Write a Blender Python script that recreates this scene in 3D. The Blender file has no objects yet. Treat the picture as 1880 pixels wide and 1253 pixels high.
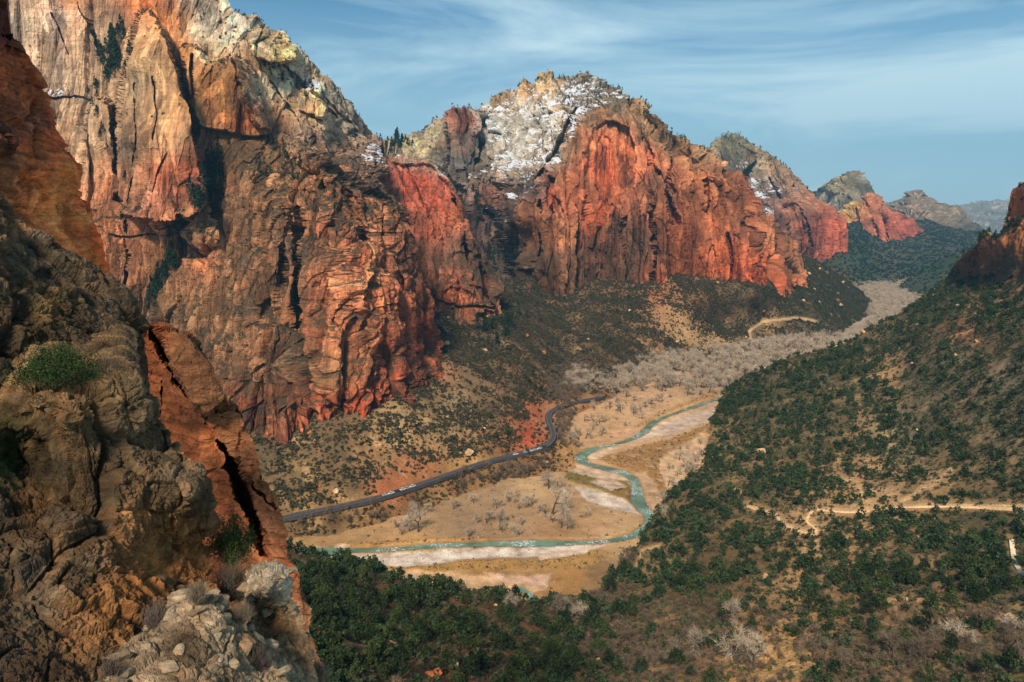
import bpy, math, random
import numpy as np
from mathutils import Vector, Matrix

# ------------------------------------------------------------------ camera, sky, sun
F = 1342.0; CX = 940.0; CY = 626.5; HZ = 400.0
TH = math.atan((CY - HZ) / F)
CAMZ = 200.0
sc = bpy.context.scene
col = sc.collection
cam_d = bpy.data.cameras.new("camera"); cam = bpy.data.objects.new("camera", cam_d); col.objects.link(cam)
cam.location = (0, 0, CAMZ); cam.rotation_euler = (math.pi / 2 - TH, 0, 0)
cam_d.sensor_width = 36; cam_d.lens = 36 * F / 1880; cam_d.clip_start = 0.3; cam_d.clip_end = 150000
sc.camera = cam

SUN_EL = math.radians(41)
SUN_DIR = Vector((-0.25, -0.97, 0)).normalized() * math.cos(SUN_EL) + Vector((0, 0, math.sin(SUN_EL)))
sun_d = bpy.data.lights.new("sun", 'SUN'); sun = bpy.data.objects.new("sun", sun_d); col.objects.link(sun)
sun_d.energy = 4.6; sun_d.angle = math.radians(11); sun_d.color = (1.0, 0.83, 0.66)
sun.rotation_euler = SUN_DIR.to_track_quat('Z', 'Y').to_euler()

w = bpy.data.worlds.new("World"); sc.world = w; w.use_nodes = True
nt = w.node_tree; N = nt.nodes; L = nt.links
for n in list(N): N.remove(n)
out = N.new('ShaderNodeOutputWorld'); bg = N.new('ShaderNodeBackground'); bg.inputs[1].default_value = 0.09
sky = N.new('ShaderNodeTexSky'); sky.sky_type = 'NISHITA'; sky.sun_disc = False
sky.sun_elevation = SUN_EL; sky.sun_rotation = math.atan2(SUN_DIR.x, SUN_DIR.y)
sky.altitude = 1500; sky.air_density = 1.2; sky.dust_density = 2.6; sky.ozone_density = 1.5
tc = N.new('ShaderNodeTexCoord'); mp = N.new('ShaderNodeMapping'); mp.inputs['Scale'].default_value = (1.0, 1.6, 5.5)
mp.inputs['Rotation'].default_value = (0.10, 0.32, 0.5)
L.new(tc.outputs['Generated'], mp.inputs['Vector'])
cn = N.new('ShaderNodeTexNoise'); cn.inputs['Scale'].default_value = 2.1; cn.inputs['Detail'].default_value = 9; cn.inputs['Roughness'].default_value = 0.58
cn.inputs['Distortion'].default_value = 0.5
L.new(mp.outputs[0], cn.inputs['Vector'])
cr = N.new('ShaderNodeMapRange'); cr.inputs[1].default_value = 0.44; cr.inputs[2].default_value = 0.72; cr.inputs[3].default_value = 0.0; cr.inputs[4].default_value = 0.85
L.new(cn.outputs[0], cr.inputs[0])
tint = N.new('ShaderNodeMix'); tint.data_type = 'RGBA'; tint.blend_type = 'MULTIPLY'; tint.inputs[0].default_value = 1
tint.inputs[7].default_value = (0.19, 0.56, 0.74, 1)
L.new(sky.outputs[0], tint.inputs[6])
cm = N.new('ShaderNodeMix'); cm.data_type = 'RGBA'; cm.inputs[7].default_value = (6.0, 8.0, 8.7, 1)
sx = N.new('ShaderNodeSeparateXYZ'); L.new(tc.outputs['Generated'], sx.inputs[0])
hz = N.new('ShaderNodeMapRange'); hz.interpolation_type = 'SMOOTHSTEP'
for i_, v_ in enumerate((0.34, 0.0, 0.0, 0.80)): hz.inputs[i_ + 1].default_value = v_
L.new(sx.outputs[2], hz.inputs[0]); ad = N.new('ShaderNodeMath'); ad.operation = 'ADD'; ad.use_clamp = True
L.new(hz.outputs[0], ad.inputs[0]); L.new(cr.outputs[0], ad.inputs[1]); L.new(ad.outputs[0], cm.inputs[0]); L.new(tint.outputs[2], cm.inputs[6])
L.new(cm.outputs[2], bg.inputs[0]); L.new(bg.outputs[0], out.inputs[0])

sc.view_settings.view_transform = 'Standard'; sc.view_settings.look = 'None'
sc.view_settings.exposure = 0.35; sc.view_settings.gamma = 1.0
sc.cycles.max_bounces = 6; sc.cycles.diffuse_bounces = 3; sc.cycles.glossy_bounces = 2; sc.cycles.transparent_max_bounces = 4
sc.cycles.volume_bounces = 0

# ------------------------------------------------------------------ noise toolkit
rng = np.random.default_rng(7)
PERM = rng.permutation(512).astype(np.int64); PERM = np.concatenate([PERM, PERM]) % 512
G3 = rng.normal(size=(512, 3)); G3 /= np.linalg.norm(G3, axis=1)[:, None]; G3 = G3.astype(np.float32)
R3 = rng.random((512, 4)).astype(np.float32)
def _h(i, j, k):
    return PERM[(PERM[(PERM[i & 511] + j) & 511] + k) & 511]
def perlin(p):
    p = np.asarray(p, np.float64); fl = np.floor(p); i = fl.astype(np.int64); f = (p - fl).astype(np.float32)
    u = f * f * f * (f * (f * 6 - 15) + 10)
    r = 0
    for dx in (0, 1):
        wx = u[:, 0] if dx else 1 - u[:, 0]
        for dy in (0, 1):
            wy = wx * (u[:, 1] if dy else 1 - u[:, 1])
            for dz in (0, 1):
                g = G3[_h(i[:, 0] + dx, i[:, 1] + dy, i[:, 2] + dz)]
                d = g[:, 0] * (f[:, 0] - dx) + g[:, 1] * (f[:, 1] - dy) + g[:, 2] * (f[:, 2] - dz)
                r = r + wy * (u[:, 2] if dz else 1 - u[:, 2]) * d
    return r * 1.6
def fbm(p, octv=4, gain=0.5, lac=2.03, ridged=False):
    a = 1.0; s = 0; t = 0; p = np.asarray(p, np.float64).copy()
    for o in range(octv):
        n = perlin(p + o * 17.3)
        if ridged: n = 1 - 2 * np.abs(n)
        s = s + a * n; t += a; a *= gain; p = p * lac
    return s / t
def worley(p):
    """returns F1, F2-F1, random id of nearest cell"""
    p = np.asarray(p, np.float64); fl = np.floor(p); i = fl.astype(np.int64); f = (p - fl).astype(np.float32)
    n = len(p); f1 = np.full(n, 9., np.float32); f2 = np.full(n, 9., np.float32); idv = np.zeros(n, np.float32)
    for dx in (-1, 0, 1):
        for dy in (-1, 0, 1):
            for dz in (-1, 0, 1):
                h = R3[_h(i[:, 0] + dx, i[:, 1] + dy, i[:, 2] + dz)]
                d = (dx + h[:, 0] - f[:, 0]) ** 2 + (dy + h[:, 1] - f[:, 1]) ** 2 + (dz + h[:, 2] - f[:, 2]) ** 2
                m = d < f1
                f2 = np.where(m, f1, np.minimum(f2, d)); idv = np.where(m, h[:, 3], idv); f1 = np.where(m, d, f1)
    return np.sqrt(f1), np.sqrt(f2) - np.sqrt(f1), idv
def sst(x, a, b):
    t = np.clip((x - a) / (b - a), 0, 1); return t * t * (3 - 2 * t)
def lin(c):
    c = np.asarray(c, np.float64) / 255.0
    c = np.where(c <= 0.04045, c / 12.92, ((c + 0.055) / 1.055) ** 2.4)
    y = (c @ np.array([0.3, 0.6, 0.1]))[..., None]; c = c + (y - c) * 0.10
    sa = ((c.max(-1) - c.min(-1)) / (c.max(-1) + 1e-6))[..., None]
    return c * np.concatenate([np.ones_like(sa), 1.0 + 0.09 * sa, 1.05 - 0.34 * sa], -1)

# ------------------------------------------------------------------ picture <-> world
ct, st_ = math.cos(TH), math.sin(TH)
def slope(py):
    v = (CY - np.asarray(py, float)) / F
    return (-st_ + v * ct) / (ct + v * st_)
def world(px, py, d):
    px = np.asarray(px, float); v = (CY - np.asarray(py, float)) / F
    dy = ct + v * st_
    return np.stack([(px - CX) / F / dy * d, np.ones_like(px) * d, CAMZ + (-st_ + v * ct) / dy * d], -1)
def dz(py, z):                       # depth of the point at height z seen on picture row py
    return (z - CAMZ) / slope(py)
def project(P):
    P = np.asarray(P, float); x, y, z = P[..., 0], P[..., 1], P[..., 2] - CAMZ
    dep = y * ct - z * st_; up = y * st_ + z * ct
    return CX + F * x / dep, CY - F * up / dep

def resample(poly, n):
    poly = np.asarray(poly, float); s = np.r_[0, np.cumsum(np.linalg.norm(np.diff(poly, axis=0), axis=1))]
    t = np.linspace(0, s[-1], n)
    return np.stack([np.interp(t, s, poly[:, k]) for k in range(poly.shape[1])], -1)
def polydist(px, py, poly):
    poly = np.asarray(poly, float); best = np.full(px.shape, 1e9)
    for a, b in zip(poly[:-1], poly[1:]):
        ab = b - a; t = np.clip(((px - a[0]) * ab[0] + (py - a[1]) * ab[1]) / (ab @ ab + 1e-9), 0, 1)
        best = np.minimum(best, np.hypot(px - a[0] - t * ab[0], py - a[1] - t * ab[1]))
    return best
def inpoly(px, py, poly):
    poly = np.asarray(poly, float); r = np.zeros(px.shape, bool); n = len(poly)
    for i in range(n):
        x1, y1 = poly[i]; x2, y2 = poly[(i + 1) % n]
        c = ((y1 > py) != (y2 > py)) & (px < (x2 - x1) * (py - y1) / (y2 - y1 + 1e-12) + x1); r ^= c
    return r
def region(px, py, poly, soft):      # 0..1 soft membership
    d = polydist(px, py, list(poly) + [poly[0]]); ins = inpoly(px, py, poly)
    return sst(np.where(ins, d, -d), -soft, soft)

class RBF:
    def __init__(s, pts, c=25.0, lam=0.02):
        P = np.asarray([(p[0], p[1]) for p in pts], float); V = np.log([p[2] for p in pts])
        s.P = P / 100; s.c = (c / 100) ** 2
        D = np.sqrt(((s.P[:, None] - s.P[None]) ** 2).sum(-1) + s.c)
        n = len(P); A = np.zeros((n + 3, n + 3)); A[:n, :n] = D - lam * np.eye(n)
        A[:n, n] = 1; A[:n, n + 1:] = s.P; A[n, :n] = 1; A[n + 1:, :n] = s.P.T
        s.w = np.linalg.solve(A, np.r_[V, 0, 0, 0])
    def __call__(s, px, py):
        q = np.stack([px.ravel() / 100, py.ravel() / 100], -1); o = np.empty(len(q)); n = len(s.P)
        for a in range(0, len(q), 40000):
            b = q[a:a + 40000]; D = np.sqrt(((b[:, None] - s.P[None]) ** 2).sum(-1) + s.c)
            o[a:a + 40000] = D @ s.w[:n] + s.w[n] + b @ s.w[n + 1:]
        return np.exp(o).reshape(px.shape)

def coons(top, bot, left, right, nu, nv):
    T = resample(top, nu); B = resample(bot, nu)
    Lf = resample(left if left is not None else [bot[0], top[0]], nv); Rt = resample(right if right is not None else [bot[-1], top[-1]], nv)
    u = np.linspace(0, 1, nu)[None, :, None]; v = np.linspace(0, 1, nv)[:, None, None]
    return (1 - v) * B[None] + v * T[None] + (1 - u) * Lf[:, None] + u * Rt[:, None] \
        - ((1 - u) * (1 - v) * B[0] + u * (1 - v) * B[-1] + (1 - u) * v * T[0] + u * v * T[-1])

def feats(base, fs):
    """depth = smooth base plus sharp-edged landform features: blocks set in front, recesses, open joints"""
    def f(px, py):
        d = base(px, py); q = np.stack([px.ravel() / 14, py.ravel() / 40, 0 * px.ravel()], -1)
        jx = px + 5 * fbm(q, 3).reshape(px.shape); jy = py + 5 * fbm(q[:, ::-1] + 9, 3).reshape(px.shape)
        for k, g, a, b in fs:
            if k == 'set': m = region(jx, jy, g, b); d = np.exp(np.log(d) * (1 - m) + m * np.log(RBF(a, 14)(px, py)))
            elif k == 'rec': d = d + a * region(jx, jy, g, b)
            else: d = d + a * sst(polydist(jx, jy, g), b, b * 0.25)
        return d
    return f
def grid_normals(P):
    du = np.gradient(P, axis=1); dv = np.gradient(P, axis=0); n = np.cross(du, dv)
    return n / (np.linalg.norm(n, axis=-1, keepdims=True) + 1e-9)
def blur(a, k):
    for _ in range(k):
        b = a.copy(); b[1:-1] = (a[:-2] + 2 * a[1:-1] + a[2:]) / 4; a = b.copy()
        a[:, 1:-1] = (b[:, :-2] + 2 * b[:, 1:-1] + b[:, 2:]) / 4
    return a

def tag(o, label=None, cat=None, group=None, kind=None):
    if label: o['label'] = label
    if cat: o['category'] = cat
    if group: o['group'] = group
    if kind: o['kind'] = kind
    return o
def mesh_np(name, V, Fc, smooth=True):
    """V (n,3); Fc (m,k) one polygon size"""
    me = bpy.data.meshes.new(name); V = np.ascontiguousarray(V, np.float32); Fc = np.ascontiguousarray(Fc, np.int32)
    k = Fc.shape[1]; me.vertices.add(len(V)); me.vertices.foreach_set('co', V.ravel())
    me.loops.add(Fc.size); me.loops.foreach_set('vertex_index', Fc.ravel())
    me.polygons.add(len(Fc)); me.polygons.foreach_set('loop_start', np.arange(0, Fc.size, k, dtype=np.int32))
    me.polygons.foreach_set('loop_total', np.full(len(Fc), k, np.int32))
    me.polygons.foreach_set('use_smooth', np.full(len(Fc), smooth)); me.update(calc_edges=True)
    return me
def add_obj(name, me, mat=None, parent=None):
    o = bpy.data.objects.new(name, me); col.objects.link(o)
    if mat and not me.materials: me.materials.append(mat)
    if parent: o.parent = parent
    return o
def set_col(me, name, C):
    a = me.attributes.new(name, 'FLOAT_COLOR', 'POINT'); C = np.asarray(C, np.float32)
    if C.shape[-1] == 3: C = np.concatenate([C, np.ones(C.shape[:-1] + (1,), np.float32)], -1)
    a.data.foreach_set('color', np.ascontiguousarray(C.reshape(-1, 4)).ravel())
def set_val(me, name, v):
    a = me.attributes.new(name, 'FLOAT', 'POINT'); a.data.foreach_set('value', np.ascontiguousarray(v, np.float32).ravel())

def paint(px, py, pal, power=3.0, soft=14.0):
    """smooth colour map from a list of (px,py,(r,g,b))"""
    P = np.array([(a, b) for a, b, *_ in pal], float); C = np.array([lin(c[2]) for c in pal])  # sample colours hold averaged light and shade with the surface colour
    q = np.stack([px.ravel(), py.ravel()], -1); o = np.empty((len(q), 3))
    for a in range(0, len(q), 40000):
        D = np.sqrt(((q[a:a + 40000, None] - P[None]) ** 2).sum(-1) + soft ** 2) ** -power
        o[a:a + 40000] = (D @ C) / D.sum(1, keepdims=True)
    return o.reshape(px.shape + (3,))

# ------------------------------------------------------------------ materials
def mat_new(name):
    m = bpy.data.materials.new(name); m.use_nodes = True; t = m.node_tree
    b = t.nodes['Principled BSDF']; b.inputs['Roughness'].default_value = 0.9; b.inputs['Specular IOR Level'].default_value = 0.15
    return m, t, b
def nz(t, vec, scale, detail=6, rough=0.6, dist=0):
    n = t.nodes.new('ShaderNodeTexNoise'); n.inputs['Scale'].default_value = scale; n.inputs['Detail'].default_value = detail
    n.inputs['Roughness'].default_value = rough; n.inputs['Distortion'].default_value = dist; t.links.new(vec, n.inputs['Vector']); return n.outputs[0]
def mpg(t, vec, scale=(1, 1, 1), rot=(0, 0, 0)):
    n = t.nodes.new('ShaderNodeMapping'); n.inputs['Scale'].default_value = scale; n.inputs['Rotation'].default_value = rot
    t.links.new(vec, n.inputs['Vector']); return n.outputs[0]
def rmp(t, v, a, b, c=0., d=1.):
    n = t.nodes.new('ShaderNodeMapRange'); n.interpolation_type = 'SMOOTHSTEP'
    for i, x in enumerate((a, b, c, d)): n.inputs[i + 1].default_value = x
    t.links.new(v, n.inputs[0]); return n.outputs[0]
def mixc(t, f, a, b, mode='MIX'):
    n = t.nodes.new('ShaderNodeMix'); n.data_type = 'RGBA'; n.blend_type = mode
    for s, x in ((0, f), (6, a), (7, b)):
        if isinstance(x, (int, float)): n.inputs[s].default_value = x
        elif isinstance(x, tuple): n.inputs[s].default_value = x + (1,) if len(x) == 3 else x
        else: t.links.new(x, n.inputs[s])
    return n.outputs[2]
def mth(t, op, a, b=0.0):
    n = t.nodes.new('ShaderNodeMath'); n.operation = op
    for s, x in ((0, a), (1, b)):
        if isinstance(x, (int, float)): n.inputs[s].default_value = x
        else: t.links.new(x, n.inputs[s])
    return n.outputs[0]
def rock_mat(name, s=1.0, var=0.5, streak=0.5, strata=0.5, bump=1.0, veg=True, tilt=(0, 0, 0), vegcol=(0.055, 0.05, 0.03)):
    """s = size of the fine grain in metres"""
    m, t, b = mat_new(name); nd = t.nodes
    geo = nd.new('ShaderNodeNewGeometry'); pos = geo.outputs['Position']
    at = nd.new('ShaderNodeAttribute'); at.attribute_name = 'Col'; c = at.outputs['Color']
    n1 = nz(t, mpg(t, pos, (1, 1, 1)), 0.12 / s, 8, 0.65)
    c = mixc(t, var, c, mixc(t, 1.0, c, rmp(t, n1, 0.3, 0.7, 0.45, 1.55), 'MULTIPLY'))
    st = nz(t, mpg(t, pos, (0.05 / s, 0.05 / s, 1.1 / s), tilt), 1.0, 7, 0.7, 0.6); vb = nz(t, mpg(t, pos, (0.55 / s, 0.18 / s, 0.05 / s), tilt), 1.0, 6, 0.65, 0.3)
    c = mixc(t, strata, c, mixc(t, 1.0, c, rmp(t, st, 0.32, 0.66, 0.45, 1.45), 'MULTIPLY'))
    vs = nz(t, mpg(t, pos, (0.30 / s, 0.10 / s, 0.018 / s)), 1.0, 6, 0.65, 0.3)
    c = mixc(t, mth(t, 'MULTIPLY', rmp(t, vs, 0.52, 0.68), streak), c, mixc(t, 1.0, c, (0.28, 0.26, 0.30), 'MULTIPLY'))
    if veg:
        sp = nd.new('ShaderNodeSeparateXYZ'); t.links.new(geo.outputs['Normal'], sp.inputs[0])
        up = mth(t, 'ADD', sp.outputs[2], mth(t, 'MULTIPLY', mth(t, 'SUBTRACT', nz(t, pos, 0.3 / s, 5), 0.5), 1.1))
        va = nd.new('ShaderNodeAttribute'); va.attribute_name = 'Veg'
        c = mixc(t, mth(t, 'MULTIPLY', rmp(t, up, 0.45, 0.75), va.outputs['Fac']), c, vegcol)
        sa = nd.new('ShaderNodeAttribute'); sa.attribute_name = 'Snow'
        sn = mth(t, 'ADD', mth(t, 'ADD', mth(t, 'MULTIPLY', sp.outputs[2], 0.9), sa.outputs['Fac']), mth(t, 'MULTIPLY', mth(t, 'SUBTRACT', nz(t, mpg(t, pos, (0.6, 0.4, 1.5), (0.3, 0.6, 0)), 0.17 / s, 6, 0.68), 0.5), 2.2))
        c = mixc(t, mth(t, 'MULTIPLY', rmp(t, sn, 1.27, 1.38), rmp(t, sa.outputs['Fac'], 0.02, 0.2)), c, (0.70, 0.74, 0.80))
    t.links.new(c, b.inputs['Base Color'])
    bn = mth(t, 'ADD', mth(t, 'MULTIPLY', n1, 1.0), mth(t, 'ADD', mth(t, 'ADD', mth(t, 'MULTIPLY', st, 0.22), mth(t, 'MULTIPLY', vb, 0.9 if veg else 0.3)), mth(t, 'MULTIPLY', nz(t, pos, 0.7 / s, 5, 0.7), 0.5)))
    bu = nd.new('ShaderNodeBump'); bu.inputs['Strength'].default_value = 0.9; bu.inputs['Distance'].default_value = 2.2 * s * bump
    t.links.new(bn, bu.inputs['Height']); t.links.new(bu.outputs[0], b.inputs['Normal'])
    return m

# ------------------------------------------------------------------ landform sheets
SHEETS = {}
DENS = 1.7
def sheet(name, top, bot, depth, left=None, right=None, dens=None, disp=None, pads=None, mat=None, pal=None,
          gain=1.3, snow=None, veg=1.0, recolor=None, ptop=3.0, c=25.0, lam=0.02, size=None, flat=False, nblur=60):
    dens = dens or DENS
    ln = lambda p: np.linalg.norm(np.diff(np.asarray(p, float), axis=0), axis=1).sum()
    nu = int(max(ln(top), ln(bot)) / dens); lf = left or [bot[0], top[0]]; rt = right or [bot[-1], top[-1]]
    nv = int(max(ln(lf), ln(rt)) / dens)
    Q = coons(top, bot, left, right, nu, nv); px, py = Q[..., 0], Q[..., 1]
    d = RBF(depth, c, lam)(px, py) if isinstance(depth, list) else depth(px, py)
    P = world(px, py, d)
    # pads wrap the sheet round behind its outline, so that it is a solid landform
    pads = pads or {}; PM = np.ones(P.shape[:2])
    k0 = [0, 0, 0, 0]
    def ext(P, Q, side, vec, n):
        vec = np.asarray(vec, float); t = (np.arange(1, n + 1) / n)
        e = {'top': (P[-1], Q[-1]), 'bottom': (P[0], Q[0]), 'left': (P[:, 0], Q[:, 0]), 'right': (P[:, -1], Q[:, -1])}[side]
        E = e[0][None] + (t[:, None] ** np.array([1., 1., 1.6]))[:, None, :] * vec; E[..., 0] += t[:, None] * vec[1] * e[0][None, :, 0] / e[0][None, :, 1]; EQ = np.repeat(e[1][None], n, 0)
        if side == 'top': return np.concatenate([P, E]), np.concatenate([Q, EQ])
        if side == 'bottom': return np.concatenate([E[::-1], P]), np.concatenate([EQ[::-1], Q])
        E[..., 2] += t[:, None] * vec[1] * np.minimum(0, (e[0][None, :, 2] - CAMZ) / e[0][None, :, 1])
        E = E.transpose(1, 0, 2); EQ = EQ.transpose(1, 0, 2)
        if side == 'right': return np.concatenate([P, E], 1), np.concatenate([Q, EQ], 1)
        return np.concatenate([E[:, ::-1], P], 1), np.concatenate([EQ[:, ::-1], Q], 1)
    for side, (vec, n) in pads.items():
        P, Q = ext(P, Q, side, vec, n); fade = np.clip(1 - np.arange(1, n + 1) / n * 1.6, 0.35, 1)
        sh1 = (n, 1) if side in ('top', 'bottom') else (1, n); e = {'top': PM[-1:], 'bottom': PM[:1], 'left': PM[:, :1], 'right': PM[:, -1:]}[side]
        X = e * (fade if side in ('top', 'right') else fade[::-1]).reshape(sh1)
        PM = np.concatenate([PM, X] if side in ('top', 'right') else [X, PM], 0 if side in ('top', 'bottom') else 1)
    px, py = Q[..., 0], Q[..., 1]
    base = P.copy(); sh = P.shape[:2]
    nrm = grid_normals(blur(P, nblur)); 
    info = {}
    if disp:
        P2 = disp(P, nrm, px, py, info); P = P + (P2 - P) * PM[..., None]
    H, W = sh; idx = np.arange(H * W).reshape(H, W)
    Fc = np.stack([idx[:-1, :-1], idx[:-1, 1:], idx[1:, 1:], idx[1:, :-1]], -1).reshape(-1, 4)
    me = mesh_np(name, P.reshape(-1, 3), Fc, not flat)
    if pal is not None:
        jx = 9 * fbm(P.reshape(-1, 3) / (size or 40), 3).reshape(sh) * 2; C = paint(px + jx, py + jx[::-1], pal, ptop) * gain
    else: C = np.ones(sh + (3,)) * 0.2
    n2 = grid_normals(P)
    if recolor: C = recolor(C, P, n2, px, py, info)
    set_col(me, 'Col', np.clip(C, 0.004, 0.85))
    set_val(me, 'Snow', snow(px, py, P) if snow else np.zeros(sh)); set_val(me, 'Veg', (veg(px, py, P) if callable(veg) else np.full(sh, veg)))
    o = add_obj(name, me, mat); SHEETS[name] = dict(P=P, px=px, py=py, n=n2, o=o); 
    return o

def scatter(key, n, dens, seed, jitter=True, power=1.0):
    """n points over a landform, by real surface area times dens(px,py,P,n)"""
    S = SHEETS[key]; r = np.random.default_rng(seed); P = S['P']
    a = np.linalg.norm(np.cross(P[:-1, 1:] - P[:-1, :-1], P[1:, :-1] - P[:-1, :-1]), axis=-1)
    px, py, nn = S['px'][:-1, :-1], S['py'][:-1, :-1], S['n'][:-1, :-1]
    wgt = a * dens(px, py, P[:-1, :-1], nn); wgt = np.maximum(wgt, 0).ravel(); wgt /= wgt.sum()
    k = r.choice(len(wgt), n, p=wgt); i, j = np.divmod(k, wgt.size // (P.shape[0] - 1))
    u, v = r.random(n), r.random(n)
    p = P[i, j] * ((1 - u) * (1 - v))[:, None] + P[i, j + 1] * (u * (1 - v))[:, None] + P[i + 1, j] * ((1 - u) * v)[:, None] + P[i + 1, j + 1] * (u * v)[:, None]
    return p, S['n'][i, j], S['px'][i, j], S['py'][i, j]

# displacement for cliffs: jointed blocks, vertical flutes and bedding ledges
YS = 0.35
def cliff_disp(A=12., L0=90., zs=0.22, crack=3.0, ledge=4.0, Lz=22., seed=0, fine=1.2, tilt=0.0, amp=None, big=1.0):
    def f(P, nrm, px, py, info):
        sh = P.shape[:2]; q = P.reshape(-1, 3) + seed * 131.7; n = nrm.reshape(-1, 3).copy()
        n[:, 2] *= 0.15; n /= np.linalg.norm(n, axis=1)[:, None] + 1e-9
        a = 1.0 if amp is None else amp(px, py).reshape(-1)
        wq = q + 0.10 * L0 * np.stack([fbm(q / L0 * 1.1 + 5, 3), fbm(q / L0 * 1.1 + 9, 3), fbm(q / L0 + 3, 2)], -1)
        S = np.array([1, YS, zs])
        f1, e1, id1 = worley(wq * S / (L0 * 0.55)); f2, e2, id2 = worley(wq * np.array([1, YS, zs * 1.6]) / (L0 * 0.2) + 3.1)
        g1, h1, k1 = worley((q + 0.05 * L0 * fbm(q / L0, 2)[:, None]) * np.array([1, YS, zs * 0.3]) / (L0 * 0.33) + 8.2)
        fl = fbm(q * np.array([1, YS, 0.05]) / (L0 * 0.30), 5, 0.55, ridged=True)
        d = A * (big * 0.45 * fbm(q * S / L0, 4, 0.5) + 0.45 * (id1 - 0.5) + 0.85 * (k1 - 0.5) + 0.3 * (id2 - 0.5) + 0.6 * fl)
        d -= crack * 0.7 * (1 - sst(e1, 0.0, 0.10)) + crack * 0.25 * (1 - sst(e2, 0.0, 0.12)) + crack * 1.3 * (1 - sst(h1, 0.0, 0.10))
        zz = (q[:, 2] + tilt * q[:, 0] + 0.8 * Lz * fbm(q / (L0 * 2.5), 3)) / Lz
        fz = zz - np.floor(zz); hb = R3[(np.floor(zz).astype(int) * 7 + 11) & 511, 0]
        lm = sst(fbm(q / (L0 * 0.9) + 31, 2), -0.25, 0.4)
        d += 0.22 * lm * ledge * (hb * 0.9 + 0.1) * (0.5 - fz) + ledge * 0.07 * fbm(q * np.array([.25, .25, 2.2]) / Lz, 3)
        g2, h2, k2 = worley((q + 1.2 * fbm(q / 6, 2)[:, None]) * np.array([1, YS, 0.08]) / (L0 * 0.11) + 4.4)
        d += A * 0.42 * (k2 - 0.5) - crack * 0.6 * (1 - sst(h2, 0.0, 0.14)); info['k2'] = k2.reshape(sh);  info['h2'] = h2.reshape(sh)
        f4, e4, i4 = worley(wq * np.array([1, YS, 0.4]) / (L0 * 0.075) + 5.5); f5, e5, i5 = worley(q * np.array([1, .5, 0.6]) / (L0 * 0.035) + 2.5)
        info['i4'] = i4.reshape(sh); info['i5'] = i5.reshape(sh)
        d += A * 0.16 * (i4 - 0.5) + A * 0.05 * (i5 - 0.5) - crack * 0.2 * (1 - sst(e4, 0, .15))
        d += 0.55 * fine * fbm(q * np.array([1, .5, 0.4]) / (L0 * 0.05), 4, 0.6)
        d = d * a
        info['e1'] = e1.reshape(sh); info['id1'] = id1.reshape(sh); info['id2'] = id2.reshape(sh); info['e2'] = e2.reshape(sh)
        return (P.reshape(-1, 3) + n * d[:, None]).reshape(P.shape)
    return f
def ground_disp(A=4., L0=60., seed=0, fine=0.5, octv=5):
    def f(P, nrm, px, py, info):
        q = P.reshape(-1, 3) + seed * 77.; d = A * fbm(q / L0, octv) + fine * fbm(q / (L0 * 0.08), 3)
        d += A * 0.35 * fbm(q / (L0 * 0.35), 4, ridged=True)
        R = P.copy().reshape(-1, 3); R[:, 2] += d; return R.reshape(P.shape)
    return f
def rock_recolor(dark=0.35, blockvar=0.3, patch=None):
    def f(C, P, n, px, py, info):
        sh = C.shape[:2]; q = P.reshape(-1, 3)
        if 'id1' in info:
            C = C * (1 + blockvar * (info['id1'] - 0.5) + blockvar * 0.8 * (info['id2'] - 0.5))[..., None]
            hue = (info['id2'] * 7 % 1 - 0.5)[..., None] * np.array([0.10, 0.0, -0.12]); C = C * (1 + hue)
        if 'k2' in info: C = C * (1 + 0.6 * (info['k2'] - 0.5))[..., None] * (1 + 0.45 * (info['i4'] - 0.5))[..., None] * (1 + 0.35 * (info['i5'] - 0.5))[..., None]; vk = (sst(info['id2'], 0.30, 0.22) * 0.35 + sst(info['i4'], 0.25, 0.2) * 0.25)[..., None] * min(1, dark * 1.6); C = C * (1 - vk * 0.75)  # block tones imitate lit and shaded facets; the darkest are varnish
        v = 0.6 * fbm(q * np.array([1, .3, 0.06]) / (P[..., 1].mean() * 0.02), 4, 0.6).reshape(sh) + 0.8 * fbm(q * np.array([1, .3, 0.04]) / (P[..., 1].mean() * 0.006), 4, 0.6).reshape(sh)
        b = fbm(q / (P[..., 1].mean() * 0.12), 4).reshape(sh)
        k = sst(v + 0.5 * b, 0.05, 0.35) * dark
        var = np.array([0.36, 0.36, 0.42])
        C = C * (1 - k[..., None]) + C * var * k[..., None]
        return C
    return f
# ------------------------------------------------------------------ cliffs and mountains
MR = rock_mat('sandstone_cliff', s=3.0, var=0.55, streak=0.65, strata=0.25)
MF = rock_mat('sandstone_far', s=9.0, var=0.5, streak=0.45, strata=0.35)

dL0 = [(50,80,800),(150,180,790),(130,350,745),(300,300,770),(400,200,775),(400,400,750),(300,520,705),(500,180,820),(450,110,810),(100,-100,820),(300,-60,830),(415,0,845),(480,30,865),(540,80,895),(600,140,930),(640,195,980),(705,262,1080),(580,230,840),
 (560,130,890),(620,320,805),(690,335,870),(700,290,985),(740,450,720),(765,520,715),(200,250,765),(200,450,715),(100,600,680),(-80,0,770),(-80,-400,830),(300,-300,880),(0,400,710),(-80,800,600),(440,800,560),(600,800,560),(740,750,590),(797,640,750),(790,600,740),(400,90,790),(345,420,745),(390,320,760)]
dBut = [(440,790,522),(600,785,545),(740,750,572),(797,640,740),(600,700,545),(600,600,560),(600,500,582),(600,400,620),(600,340,660),(560,280,725),(650,450,615),(700,400,680),(740,450,695),(765,520,700),(785,600,722),(700,600,608),(700,700,578),(740,650,640),
 (480,240,760),(440,260,705),(450,320,668),(410,330,690),(372,390,665),(368,450,648),(380,520,632),(450,440,645),(510,400,622),(480,560,590),(420,600,600),(300,620,625),(440,700,555),(512,450,606),(512,600,572),(550,420,632),(550,600,590),(100,650,650),(0,800,560)]
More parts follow.
